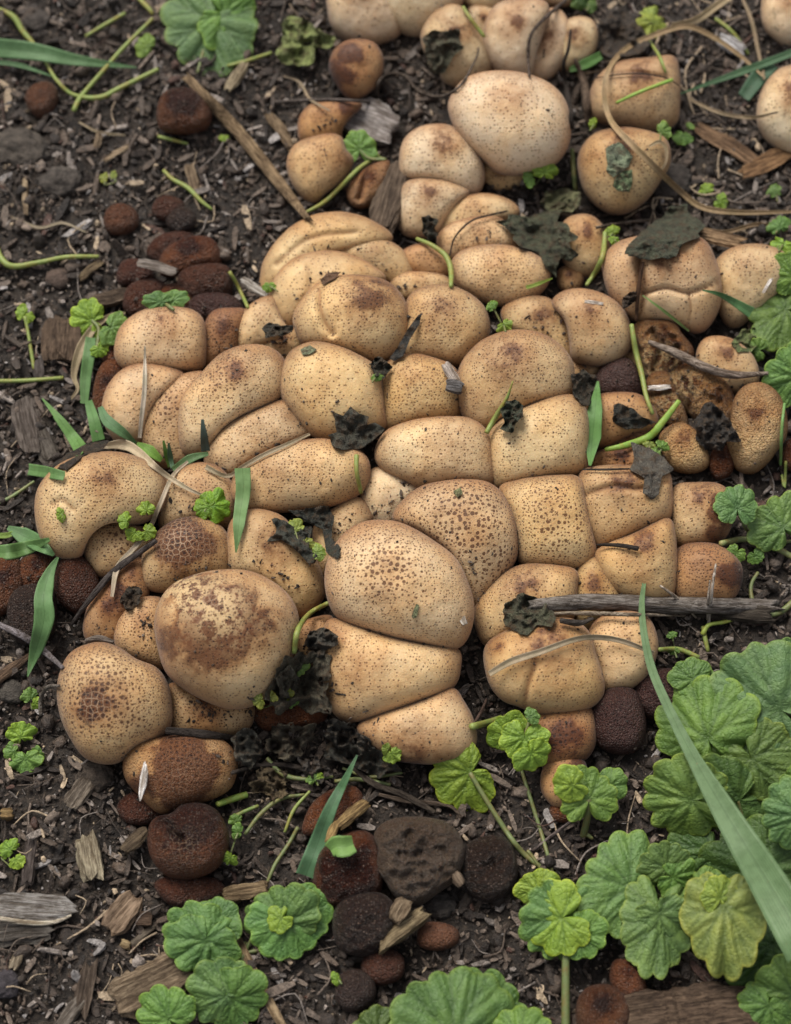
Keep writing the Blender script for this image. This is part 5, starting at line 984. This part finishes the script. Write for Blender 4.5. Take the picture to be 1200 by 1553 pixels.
stem('thin stalk beside the top ivy leaf', '345,100,8 375,92,8 412,80,6', [4, 4.5, 4])
stem('short green stem piece beside the top ivy leaf stalk', '352,48,8 370,55,8 384,62,6', [4, 5, 4])
stem('long thin green stem behind the lumpy tan puffball', '1190,612,10 1186,650,10 1184,705,6', [3, 3.5, 3], 'mid')

stem('thin green stem crossing the brown shredded leaf', '372,1265,8 395,1235,12 425,1212,12 462,1205,8', [3.5, 4.5, 4.5, 3], 'stemd')
stem('pale stem between rotting heap and flat grass strip', '405,1150,14 430,1175,16 470,1182,14 505,1178,8', [4, 5, 4, 3], 'stemd')
stem('dark green stem under the black wet leaf scrap', '520,1165,12 560,1178,12 610,1172,8', [3, 4, 3], 'stemd')
stem('thin green stem leaning on the rusty puffball', '432,1262,8 446,1228,14 470,1200,12', [3, 4, 3], 'stem')
twig('dark rotten stalk across the shredded leaf', '352,1172,10 400,1160,14 455,1165,14 505,1192,8', [3, 5, 4, 2.5], (.07, .055, .045), rough=.3)
twig('second dark rotten stalk beneath the orange-based puffball', '520,1150,10 565,1188,12 610,1205,10 660,1232,6', [3, 4.5, 5, 3], (.085, .066, .05), rough=.3)
twig('straw lying flat below the blurred slanting blade', '1045,150,8 1090,170,10 1140,178,8 1180,170,6', [2, 3, 3, 1.5], (.36, .27, .17), 'straw', 'straw')
twig('straw hooked behind the corner puffball', '1125,-5,10 1140,30,12 1150,75,10 1160,120,6', [2, 3, 3, 2], (.30, .22, .14), 'straw', 'straw')
twig('brown straw between the straw loop and the ivy sprout', '1060,345,8 1100,352,10 1150,340,10 1195,350,6', [2, 3.5, 3, 2], (.33, .22, .12), 'straw', 'straw')
twig('long thin straw on bare soil near the frame, above the curved green stem', '20,330,5 60,345,7 95,338,7 130,352,5', [1.5, 2.2, 2, 1.2], (.32, .26, .18), 'straw', 'straw')
twig('thin tan straw left of the lone glossy puffball', '120,185,5 150,200,7 190,205,5', [1.4, 2.2, 1.4], (.36, .28, .18), 'straw', 'straw')
twig('thin straw bent over soil right of the long straw stalk', '430,115,5 455,125,8 470,150,8 500,168,5', [1.4, 2, 2, 1.2], (.32, .24, .16), 'straw', 'straw')

# ---------------------------------------------------------------- dead and rotting leaves
import re
BK = (.022, .021, .021); DG = (.045, .050, .038); GG = (.085, .095, .078); BR = (.05, .035, .026)
dead_leaf('torn black leaf with pointed lobes on the tall egg-shaped puffball', '496,660 512,655 508,640 505,625 520,630 532,616 545,628 560,632 556,650 570,640 586,650 575,662 560,672 545,682 520,682 505,676', (.04, .04, .038), upx=7, amp=7, jag=.05)
dead_leaf('small curled black leaf on the green stalk of the domed puffball', '757,652 766,640 760,622 768,608 782,604 795,614 794,632 782,642 778,656', (.035, .042, .034), upx=14, amp=10, curl=5)
dead_leaf('big dark green rotting leaf lying over the half-hidden puffball', '758,338 775,322 800,328 825,318 850,322 845,335 868,345 880,360 862,368 878,385 868,398 850,388 842,415 828,408 815,385 790,375 775,355', DG, upx=10, amp=9, curl=4)
dead_leaf('charcoal leaf flap on the crown of the pinched puffball', '942,388 950,372 975,350 1005,330 1012,318 1040,312 1050,330 1075,342 1060,360 1035,370 1028,390 1000,392 970,388', (.04, .045, .036), upx=12, amp=10, jag=.10, curl=6)
dead_leaf('grey dead leaf flap with a tail, over the square puffball', '958,672 985,678 1008,695 1022,712 1005,722 1000,752 988,757 975,748 978,725 955,712 962,695', (.065, .06, .062), upx=9, amp=4, jag=.05)
dead_leaf('black leaf clod between the slumped puffballs', '1048,640 1065,620 1080,612 1100,628 1118,655 1122,668 1105,672 1095,684 1072,680 1058,665', (.025, .022, .024), upx=12, amp=12, jag=.15)
dead_leaf('black leaf shred on the pinkish puffball', '930,615 945,612 960,620 975,632 993,640 975,650 950,650 930,640', (.022, .023, .023), upx=5, amp=5)
dead_leaf('black leaf knot at the end of the thick twig', '760,940 765,918 785,902 805,905 830,915 845,935 835,950 815,948 800,962 780,958', (.05, .052, .04), upx=9, amp=12, jag=.12)
dead_leaf('wet dark leaf strip on the leaning tan puffball', '402,822 420,800 412,785 430,788 448,798 470,800 468,830 485,845 470,858 455,840 440,828 420,815', (.030, .033, .034), upx=8, amp=8)
dead_leaf('wet dark leaf strip hooked beside the first', '440,775 470,772 500,770 506,782 503,830 520,832 510,845 495,838 490,795 460,790', (.024, .027, .028), upx=8, amp=7)
dead_leaf('dark knot of rotten leaf beside the curved green stalk', '462,975 470,958 490,952 512,965 512,978 498,985 486,998 470,990', (.035, .033, .034), upx=12, amp=9)
dead_leaf('rotting grey-black leaf heap hanging below the knot', '408,1040 420,1000 445,985 470,985 500,1000 500,1050 495,1078 470,1082 445,1070 425,1085 405,1070', (.060, .055, .048), upx=12, amp=18, curl=6, jag=.16, holes=.45)
dead_leaf('ragged grey leaf rubbish at the foot of the heap', '395,1130 410,1105 440,1098 470,1105 480,1125 462,1140 440,1158 415,1150', (.075, .066, .058), upx=12, amp=16, curl=8, jag=.3, holes=.55)
dead_leaf('twisted black leaf rubbish above the curled green leaf', '490,1110 520,1092 548,1110 560,1135 540,1150 512,1140', (.04, .037, .038), upx=12, amp=14, curl=8, jag=.3, holes=.6)
dead_leaf('brown shredded leaf below the rubbish, by the green stems', '380,1190 400,1170 435,1175 455,1195 430,1215 400,1212', (.085, .065, .045), upx=8, amp=12, curl=6, jag=.35, holes=.6)
dead_leaf('small dark shred between the pale stems and the rusty puffball', '455,1150 480,1148 500,1165 490,1185 465,1180', (.05, .045, .05), upx=10, amp=12, curl=6, jag=.35, holes=.6)
dead_leaf('greyish shred standing on the rotting leaf heap', '420,1030 440,1010 452,1030 446,1060 428,1062', (.09, .085, .08), upx=22, amp=10, curl=6, jag=.3)
dead_leaf('black wet leaf scrap above the flat grass strip', '500,1120 540,1110 585,1140 600,1165 570,1175 530,1160 500,1150', (.03, .03, .03), upx=12, amp=13, jag=.2)
dead_leaf('grey rotten scrap beside the flattened brown puffball', '350,1120 370,1105 392,1112 400,1140 380,1165 358,1155', (.06, .058, .058), upx=14, amp=12, jag=.15)
dead_leaf('crumpled dark leaf on the pale puffball beneath the upper frame', '642,60 655,45 675,48 695,40 696,60 702,72 685,88 675,110 655,118 648,95', (.055, .055, .045), upx=8, amp=9)
dead_leaf('grey-green leaf scrap on the loop-crossed puffball, upper half', '920,225 938,214 950,225 960,238 955,252 942,262 930,268 920,260', (.13, .16, .13), upx=2, amp=3, jag=.08)
dead_leaf('grey-green leaf scrap on the loop-crossed puffball, lower half', '932,270 945,260 958,258 960,275 955,292 940,290 930,282', (.10, .14, .09), upx=2, amp=3, jag=.08)
dead_leaf('black leaf scrap on the puffball below the tucked one', '638,330 652,326 666,332 660,345 668,358 650,368 640,355', (.028, .028, .026), upx=7, amp=8, jag=.2)
dead_leaf('black curled strip between the dented and dark-crowned puffballs', '634,478 641,474 636,492 622,515 612,540 598,548 590,545 604,525 618,500', (.028, .028, .032), upx=6, amp=3, jag=.04)
dead_leaf('black crumbs of leaf under the dented puffball', '558,552 572,540 590,542 598,555 585,568 575,582 566,572', (.025, .025, .022), upx=4, amp=7, jag=.25)
dead_leaf('dark leaf remnant at the edge of the elongated puffball', '80,705 100,688 140,670 165,668 158,682 128,690 102,712', (.022, .017, .016), upx=10, amp=5)
dead_leaf('dark debris wad beneath the tan sliver', '868,568 885,560 905,566 908,595 895,612 878,608 866,590', (.03, .027, .024), upx=8, amp=10, jag=.2)
dead_leaf('dark debris under the curved streaked puffball', '398,500 410,490 440,494 445,504 420,510 402,514', (.03, .03, .03), upx=4, amp=5, jag=.2)
dead_leaf('dark crumbs on the dull brown-stained puffball', '186,900 200,888 214,898 212,915 195,925 184,915', (.022, .018, .016), upx=3, amp=5, jag=.3)
dead_leaf('dark leaf litter at the upper frame right of the pale lobes', '905,30 930,10 965,20 1000,50 985,75 950,85 925,90 908,70', (.032, .026, .026), upx=8, amp=12, jag=.15)
dead_leaf('blackish scrap beside the pinched puffball cleft', '945,452 955,442 970,438 968,452 955,464 944,470', (.035, .025, .022), upx=5, amp=5, jag=.2)
dead_leaf('dull grey-green withered leaf below the oval puffball', '815,310 830,290 850,285 880,290 882,312 868,322 840,322', (.11, .115, .075), upx=10, amp=9, curl=4)
dead_leaf('wilted grey-green leaf right of the top ivy leaf', '420,80 430,55 425,35 445,25 470,35 490,45 508,58 500,75 480,72 475,95 450,105 432,95', (.14, .17, .075), upx=16, amp=12, curl=5)
dead_leaf('small brown leaf flake on the curved streaked puffball', '486,425 495,414 518,412 508,422 490,432', (.09, .05, .035), upx=2, amp=2, jag=.08)
dead_leaf('tiny grey-green leaf fleck on the tall egg-shaped puffball', '456,530 470,522 480,530 472,536 460,538', (.14, .16, .12), upx=1, amp=1.5)
dead_leaf('tiny green fleck on the hero-sized dome', '624,935 632,915 636,918 632,936 626,940', (.15, .17, .11), upx=1, amp=1)
dead_leaf('tiny green fleck on the thickly dotted puffball', '688,745 698,740 702,748 694,755', (.14, .15, .09), upx=1, amp=1)
dead_leaf('wilted leaf crown by the ivy above the lobed trio', '1110,520 1125,500 1145,498 1150,520 1140,535 1120,532', (.10, .13, .06), upx=12, amp=9)

# ---------------------------------------------------------------- grass
def gb(label, pts, widths, color='grass', **k):
    return blade('grass_blade', parse(pts), widths, GREEN[color] if isinstance(color, str) else color, label, **k)
gb('huge blurred blue-green blade sweeping from the frame to the wedge-shaped puffball', '988,843,60 977,885,75 974,935,90 986,1005,105 1010,1065,118 1050,1145,128 1105,1240,136 1160,1330,142 1225,1440,150', [2, 9, 12, 14, 20, 34, 46, 56, 64], (.12, .20, .085), taut=60, fold=.34, base=0, A=DGROUND)
gb('wide green blade pointing in at the upper corner', '-12,72,26 50,78,26 110,90,22 160,97,16 207,102,8', [32, 30, 22, 12, 2], (.125, .235, .10), taut=20)
gb('narrow green blade beneath the wide corner one', '-12,93,14 30,99,14 78,115,10', [8, 8, 2], (.12, .22, .10), taut=20)
gb('upright spindle-shaped blade between two square puffballs', '907,578,16 904,610,16 900,650,12 895,706,4', [3, 22, 27, 4], (.12, .25, .07), taut=20, base=5)
gb('folded light blade leaning on the leaning tan puffball', '368,710,14 369,745,14 363,790,10 358,838,4', [24, 22, 18, 2], (.16, .27, .10), taut=20, base=5)
gb('flat blue-green strip beneath the rotting leaf heap', '542,1145,26 525,1180,26 500,1230,22 480,1285,16 464,1328,10', [3, 12, 20, 26, 30], 'grassb', taut=30)
gb('cut rectangle of green blade on the square rust-edged puffball', '501,1289,6 510,1283,9 522,1284,12 536,1280,9', [21, 30, 31, 24], (.17, .30, .08), taut=4, base=4, fold=.45)
gb('wide fallen blade with a scar, pointing down over the dark row', '88,845,10 75,870,18 66,905,18 66,945,16 42,1026,6', [4, 24, 31, 22, 2], (.12, .23, .085), taut=20)
gb('broad green blade at the frame under the elongated puffball', '-10,838,12 20,836,14 50,828,14 75,818,8', [20, 24, 20, 6], (.15, .27, .09))
gb('folded green blade right under the elongated puffball', '12,800,10 35,812,16 55,822,16 82,842,8', [6, 26, 24, 5], (.12, .23, .09))
gb('upright green blade beside the withered tan grass', '138,512,20 134,545,20 130,575,14 128,612,6', [16, 19, 17, 12], (.12, .23, .08), taut=6)
gb('lower green blade at the foot of the upright one', '134,608,12 142,635,12 150,668,5', [12, 18, 20], (.11, .23, .07))
gb('pointed blade left of the smooth stalk-crossed puffball', '64,604,10 90,635,18 125,682,6', [2, 14, 20], (.13, .25, .07))
gb('second pointed blade right behind the first', '82,632,8 105,660,12 122,690,5', [4, 12, 12], (.14, .26, .08))
gb('curved blade over the foot of the stalk-crossed puffball', '152,617,10 162,637,14 185,655,14 206,672,5', [8, 18, 15, 5], (.11, .21, .09), taut=4)
gb('short cut blade above the elongated puffball', '44,712,8 65,715,9 98,722,6', [18, 18, 14], (.14, .26, .09))
gb('small broad blade in the sprig on the cluster edge', '208,672,6 225,682,12 245,698,5', [4, 18, 8], (.16, .30, .05))
gb('horizontal blade in the sprig on the cluster edge', '316,688,8 290,695,12 262,712,5', [6, 14, 8], (.12, .22, .09), taut=3)
gb('thin upright blade in the sprig on the cluster edge', '256,672,14 258,690,10 262,710,4', [3, 9, 6], (.07, .13, .07), taut=3)
gb('second thin upright blade in the sprig on the cluster edge', '248,668,14 252,688,10 258,708,4', [3, 8, 6], (.12, .24, .05), taut=3)
gb('dark little blade standing on the long leaning puffball', '307,636,10 309,655,10 312,684,4', [4, 11, 14], (.06, .085, .07), taut=3)
gb('long blurred blade slanting in from the frame', '1212,76,24 1160,96,26 1110,114,22 1060,132,14 1032,142,8', [12, 13, 12, 7, 2], 'grassb', taut=20)
gb('dark blunt blade beneath the slanting one', '1172,96,14 1150,118,14 1128,148,10', [26, 28, 22], (.05, .115, .06))
gb('short blade tip on the pinched puffball', '1066,440,14 1095,448,16 1140,474,10', [2, 10, 18], (.10, .21, .08), taut=5)
gb('short green blade scrap beside the twig-crossed puffballs', '912,84,14 890,96,14 864,106,8', [14, 18, 8], (.12, .25, .07))
gb('yellow-green blade tip at the frame of the old brown row', '-8,812,12 10,812,12 28,806,8', [8, 9, 6], (.23, .34, .07))
gb('small torn blade tip between the white scrap puffballs', '798,436,8 812,432,10 838,422,8', [6, 6, 2], (.24, .32, .05), taut=3)
gb('thin green blade lying over the pinched puffball lobe', '975,448,8 1005,470,12 1045,502,6', [2, 5, 3], (.16, .24, .07), taut=3)

# ---------------------------------------------------------------- ivy: shoots (things) with their leaves (parts)
def shoot(label, x, y, cat='ivy plant', group='ground ivy plants'):
    e = empty('ground_ivy', P3(x, y, 0, DGROUND), label, cat, group); return e
s = shoot('bright ivy shoot with two light leaves below the orange-based puffball', 800, 1290)
leaf(s, 713, 1172, 66, 152, 34, 'bright', stalk=[(745, 1225), (790, 1290), (838, 1326)], sr=4.5, wide=1.05, pitch=-6)
leaf(s, 795, 1118, 36, 100, 40, 'bright', stalk=[(800, 1090), (765, 1085)], wide=1.15, n=9, closed=.15)
leaf(s, 770, 1160, 1, 10, 30, 'bright', fine=False) if False else None
leaf(s, 772, 1112, 34, 215, 38, 'bright', wide=1.1, n=9, pitch=5)
leaf(s, 806, 1142, 34, 60, 44, 'bright', wide=1.0, n=9, pitch=-10)
leaf(s, 804, 1088, 16, 330, 30, 'mid', fine=False, n=9)
s = shoot('ivy shoot whose leaf nods over the cinnamon puffball', 885, 1262)
leaf(s, 893, 1212, 52, 268, 44, 'mid', stalk=[(892, 1235), (885, 1268)], sr=5.5, wide=.95, pitch=-8)
leaf(s, 925, 1192, 30, 320, 38, 'mid', n=9)
leaf(s, 868, 1190, 32, 170, 40, 'bright', n=9)
s = shoot('dense dark ivy plant filling the far corner under the huge blade', 1130, 1170)
leaf(s, 1120, 1215, 88, 160, 30, 'dark', stalk=[(1130, 1250)], pitch=-8)
leaf(s, 1150, 1320, 92, 250, 24, 'dark'); leaf(s, 1170, 1430, 86, 120, 22, 'dark'); leaf(s, 1080, 1290, 66, 120, 20, 'dark'); leaf(s, 1200, 1130, 72, 90, 28, 'dark')
leaf(s, 1075, 1120, 104, 250, 58, (.12, .225, .065), stalk=[(1090, 1170)], pitch=-12, wide=.85)
leaf(s, 1140, 1150, 74, 60, 50, (.11, .21, .065), pitch=6)
leaf(s, 1050, 1212, 82, 185, 62, (.14, .25, .085), stalk=[(1080, 1240)], pitch=-6, wide=.9)
leaf(s, 1068, 1050, 46, 200, 52, 'mid', pitch=-8); leaf(s, 1050, 1030, 36, 250, 48, 'mid', n=9)
leaf(s, 1205, 1510, 70, 200, 34, (.11, .225, .07)); leaf(s, 1165, 1525, 50, 110, 30, (.11, .24, .07), n=11)
s = shoot('ivy plant with one large blue-green fan leaf at the frame', 1185, 1010)
leaf(s, 1183, 1076, 122, 212, 70, (.12, .24, .115), stalk=[(1230, 1100)], pitch=-6, wide=.86, n=15, label='large blue-green fan-shaped leaf')
leaf(s, 1215, 1020, 60, 290, 64, (.11, .22, .10)); leaf(s, 1212, 1235, 60, 180, 80, (.12, .24, .12), stalk=[(1240, 1250)]); leaf(s, 1215, 1190, 36, 220, 84, 'mid', n=9)
s = shoot('ivy plant with ribbed leaves piled beneath the huge blade', 1000, 1370)
leaf(s, 956, 1345, 88, 196, 58, (.14, .26, .105), stalk=[(985, 1350), (1010, 1365)], wide=.95, pitch=-5, n=15)
leaf(s, 1010, 1316, 46, 250, 66, (.12, .235, .095), wide=.95); leaf(s, 1020, 1330, 42, 20, 60, 'mid', n=11)
leaf(s, 1000, 1392, 92, 98, 60, (.14, .25, .09), stalk=[(1005, 1370)], wide=.72, n=15, pitch=4); leaf(s, 1000, 1385, 60, 70, 74, (.12, .22, .09), wide=.9, n=11)
leaf(s, 1060, 1340, 40, 40, 56, 'mid', n=9)
s = shoot('ivy plant with a rounded leaf hanging beside the ribbed ones', 860, 1550)
leaf(s, 856, 1390, 82, 97, 50, (.115, .225, .08), stalk=[(858, 1440), (858, 1560)], sr=6.5, wide=.82, n=15, pitch=5)
leaf(s, 852, 1392, 60, 160, 56, 'bright', n=11, pitch=-12, closed=.1); leaf(s, 818, 1352, 38, 250, 46, 'bright', n=9)
leaf(s, 880, 1415, 44, 45, 54, 'mid', n=9)
s = shoot('yellowish mottled ivy leaf with pale pinkish scars', 1110, 1500)
leaf(s, 1098, 1372, 118, 92, 100, (.20, .28, .10), stalk=[(1090, 1400)], wide=.58, n=13, pitch=8, cup=.18, lobe=.03, back=.6, roll=5); leaf(s, 1092, 1362, 38, 265, 100, (.21, .32, .07), n=7, wide=.8)
s = shoot('large soft ivy leaf rising from the lower rim', 690, 1575)
leaf(s, 688, 1572, 118, 268, 64, (.125, .235, .085), stalk=[(690, 1640)], wide=.85, n=15, pitch=-8, label='large soft light green leaf')
leaf(s, 735, 1545, 76, 300, 30, (.09, .19, .05)); leaf(s, 790, 1580, 56, 280, 62, 'mid'); leaf(s, 570, 1565, 40, 250, 20, (.09, .16, .05), n=9)
s = shoot('ivy shoot with five scalloped leaves beside the bark slab', 372, 1440)
leaf(s, 316, 1425, 76, 205, 40, (.125, .26, .105), stalk=[(345, 1432), (373, 1430)], n=13, wide=.78, label='large scalloped leaf with a purple fleck')
leaf(s, 312, 1425, 68, 110, 44, (.125, .255, .09), n=11, wide=.9, pitch=4)
leaf(s, 322, 1405, 48, 300, 34, (.11, .23, .09), n=9)
leaf(s, 343, 1508, 62, 215, 34, (.125, .25, .10), stalk=[(362, 1470), (375, 1430)], n=11); leaf(s, 352, 1515, 58, 20, 30, (.12, .24, .08), n=11)
leaf(s, 255, 1545, 54, 235, 30, (.14, .28, .08), n=11)
s = shoot('round scalloped ivy leaf with a paler small leaf on its middle', 400, 1440)
leaf(s, 438, 1394, 66, 60, 44, (.12, .26, .095), back=1, stalk=[(410, 1405), (385, 1420), (372, 1445)], n=15, wide=1.02)
leaf(s, 430, 1400, 64, 240, 40, (.12, .25, .09), n=13); leaf(s, 426, 1392, 24, 150, 52, 'bright', n=9, fine=False)
s = shoot('ivy leaf with a grey sheen beside the top straw stalk', 300, 110)
leaf(s, 322, 30, 92, 118, 34, (.13, .235, .125), stalk=[(335, -20)], wide=.86, n=13); leaf(s, 340, 20, 58, 30, 40, (.12, .25, .07), n=11, pitch=-14); leaf(s, 225, 70, 21, 200, 16, (.16, .29, .06), fine=False, n=9, label='small round leaf')
s = shoot('crinkled bright ivy sprout left of the dome puffball', 150, 510)
leaf(s, 140, 486, 36, 190, 24, 'bright', stalk=[(150, 500), (146, 535)], sr=3.5, n=11); leaf(s, 168, 496, 30, 30, 22, 'mid', n=11); leaf(s, 150, 528, 16, 60, 14, 'bright', fine=False)
s = shoot('mottled green ivy leaf lying on the dry brown puffballs', 250, 460)
leaf(s, 245, 458, 30, 190, 16, (.10, .23, .09), n=9, wide=.6); leaf(s, 262, 455, 26, 340, 18, (.13, .26, .10), n=9, wide=.7)
s = shoot('small ivy leaf beside the grey fibrous bark scrap', 545, 230)
leaf(s, 545, 226, 30, 265, 24, 'mid', stalk=[(560, 240), (585, 242)], n=9, sr=3)
s = shoot('ivy plant at the frame hiding the scratched puffball', 1190, 520)
leaf(s, 1192, 470, 66, 190, 44, (.12, .235, .07), stalk=[(1210, 490)], n=13, pitch=-6); leaf(s, 1205, 420, 42, 250, 40, (.12, .24, .06), n=11); leaf(s, 1150, 530, 20, 200, 20, 'mid', fine=False)
leaf(s, 1210, 570, 56, 185, 48, (.13, .26, .08), stalk=[(1230, 590)], n=13)
s = shoot('pair of ivy leaves at the frame above the arching pale stem', 1150, 770)
leaf(s, 1118, 770, 40, 265, 44, (.11, .235, .095), stalk=[(1130, 800), (1150, 820)], n=11, wide=.85); leaf(s, 1188, 800, 56, 235, 48, (.13, .245, .09), stalk=[(1215, 820)], n=13)
leaf(s, 1118, 838, 16, 120, 18, 'mid', fine=False); leaf(s, 1145, 842, 15, 60, 18, 'mid', fine=False)
for lb, lst in [
 ('tiny green ivy sprout at the frame, level with the rotting leaf', [(1183, 345, 20, 250, 20, 'mid'), (1188, 370, 22, 110, 22, 'bright')]),
 ('curly ivy sprout on bare soil left of the flattened puffball', [(32, 1118, 26, 260, 14, 'bright'), (38, 1150, 28, 80, 14, 'mid'), (22, 1140, 18, 170, 10, 'mid'), (52, 1145, 16, 10, 10, 'mid')]),
 ('tiny bright sprout left of the kidney-shaped puffball', [(46, 1058, 16, 250, 10, 'mid'), (52, 1066, 11, 20, 10, 'bright')]),
 ('tiny lime sprout on the soil at the frame, left of the cream block', [(16, 1288, 18, 220, 12, 'bright'), (24, 1304, 16, 60, 12, 'bright'), (8, 1292, 12, 170, 10, 'bright')]),
 ('small serrated bright leaf on the speckled puffball', [(322, 766, 30, 10, 12, (.16, .33, .03)), (316, 768, 24, 190, 11, (.15, .31, .03))]),
 ('pair of tiny lime leaves over the small pored puffball', [(192, 790, 15, 200, 14, 'bright'), (205, 808, 16, 120, 16, 'bright'), (222, 806, 16, 20, 16, 'bright'), (222, 775, 16, 260, 12, 'bright')]),
 ('bright little ivy leaf under the oval puffball', [(826, 262, 22, 280, 18, 'bright'), (806, 270, 15, 170, 14, 'mid')]),
 ('tiny two-leaved sprout right of the dark-crowned puffball', [(748, 466, 11, 240, 10, 'mid'), (764, 492, 15, 60, 10, 'bright')]),
 ('rounded yellow-green leaf near the upper straws', [(992, 32, 27, 100, 16, (.24, .33, .07)), (985, 28, 20, 230, 14, (.20, .30, .07))]),
 ('tiny green leaf between the two straw-crossed puffballs', [(1002, 200, 18, 0, 10, 'mid')]),
 ('tiny upright green leaves beside the straw-crossed puffballs', [(1036, 205, 17, 100, 10, 'mid'), (1046, 192, 8, 310, 10, 'mid')]),
 ('lime seedling leaf at the edge of the straw loop', [(902, 188, 10, 200, 8, 'bright')]),
 ('lime seedling beneath the straw loop', [(1072, 290, 14, 240, 8, 'bright'), (1090, 305, 15, 20, 8, 'bright')]),
 ('small green seedling beside the rotting leaf', [(930, 352, 13, 250, 12, 'bright'), (932, 362, 10, 100, 12, 'bright')]),
 ('seedling bud atop the upright thin sprout', [(36, 474, 14, 200, 18, 'bright'), (42, 480, 11, 20, 16, 'bright')]),
 ('tiny green leaf under the blurred ivy, right of the straw loop', [(1178, 292, 15, 250, 8, 'mid')]),
 ('small curled green leaf below the orange-based puffball', [(594, 1142, 18, 60, 12, (.18, .30, .05)), (588, 1136, 10, 200, 12, (.16, .26, .05))]),
 ('tiny sprout in the leaf rubbish', [(476, 1183, 13, 250, 16, 'mid'), (482, 1180, 10, 20, 16, 'bright')]),
 ('small yellow-green leaflets behind the rotting heap', [(395, 1062, 14, 160, 16, 'stem'), (410, 1058, 12, 300, 16, 'stem'), (432, 1050, 15, 80, 18, 'stem')]),
 ('tiny leaf pair beside the snail-like puffball', [(350, 1300, 16, 130, 12, 'bright'), (362, 1262, 14, 200, 12, 'mid'), (358, 1245, 12, 240, 12, 'mid')]),
 ('tiny round leaf above the small black puffball at the rim', [(512, 1484, 12, 160, 10, 'bright')]),
 ('mossy leaf bits by the green stalk fork', [(995, 690, 14, 200, 12, 'mid'), (1005, 678, 12, 300, 12, 'mid'), (985, 672, 10, 100, 12, 'stem')]),
 ('tiny green bud in the crack under the dented puffball', [(572, 570, 10, 80, 6, 'mid')]),
 ('pale young leaves in the wet dark strips', [(448, 805, 20, 220, 12, (.22, .30, .09)), (462, 822, 18, 90, 12, (.22, .30, .09)), (480, 838, 16, 350, 12, (.18, .28, .07))]),
 ('green patch of young leaf under the curved stalk', [(452, 1010, 18, 70, 12, (.17, .29, .10)), (440, 1060, 16, 100, 16, (.16, .28, .09))]),
 ('small green leaf behind the folded streaked puffballs', [(408, 432, 12, 90, 8, (.15, .28, .04))]),
 ('bright leaf slip beside the dull stems at the thin sprout', [(95, 780, 12, 160, 6, 'bright')]),
 ('tiny green leaflet under the corner runner', [(340, 207, 9, 100, 8, 'bright')]),
 ('tiny seedling on the soil beside the pale splinter', [(160, 270, 10, 200, 8, 'stem'), (170, 264, 8, 20, 8, 'stem')]),
 ('green leaf patch at the top beside the pale lobes', [(880, -2, 18, 60, 14, (.06, .13, .04)), (895, 8, 12, 20, 14, (.07, .15, .04))]),
 ('little leaf behind the slanting yellow-green stem', [(1022, 985, 10, 100, 8, 'mid'), (1020, 965, 9, 250, 8, 'mid')]),
]:
    x, y = lst[0][0], lst[0][1]; s = shoot(lb, x, y, 'sprout', 'small ivy sprouts')
    for t in lst: leaf(s, *t, n=8, cup=.2, ruffle=.09, fine=False, lobe=.16, back=.55, stalk=[(t[0] + random.uniform(-8, 8), t[1] + random.uniform(4, 14))], sr=1.6)

for e in [o for o in COL.objects if o.name.startswith('ground_ivy')]:
    bx, by, _ = project(np.array(e.location[:])[None]); pts = [(float(bx[0]), float(by[0]))] + ENDS.get(e.name, [])[:3]
    q = [pts[0]]
    for p in pts[1:]:
        if math.hypot(p[0] - q[-1][0], p[1] - q[-1][1]) > 9: q.append(p)
    if len(q) < 2: q.append((q[0][0] + 14, q[0][1] + 10))
    big = e['category'] == 'ivy plant'
    tube('runner', [(x, y, 3) for x, y in q], [2.6, 3.2, 2.4] if big else [1.2, 1.4, 1.0], M_STEM, GREEN['stemd'], parent=e, taut=4)
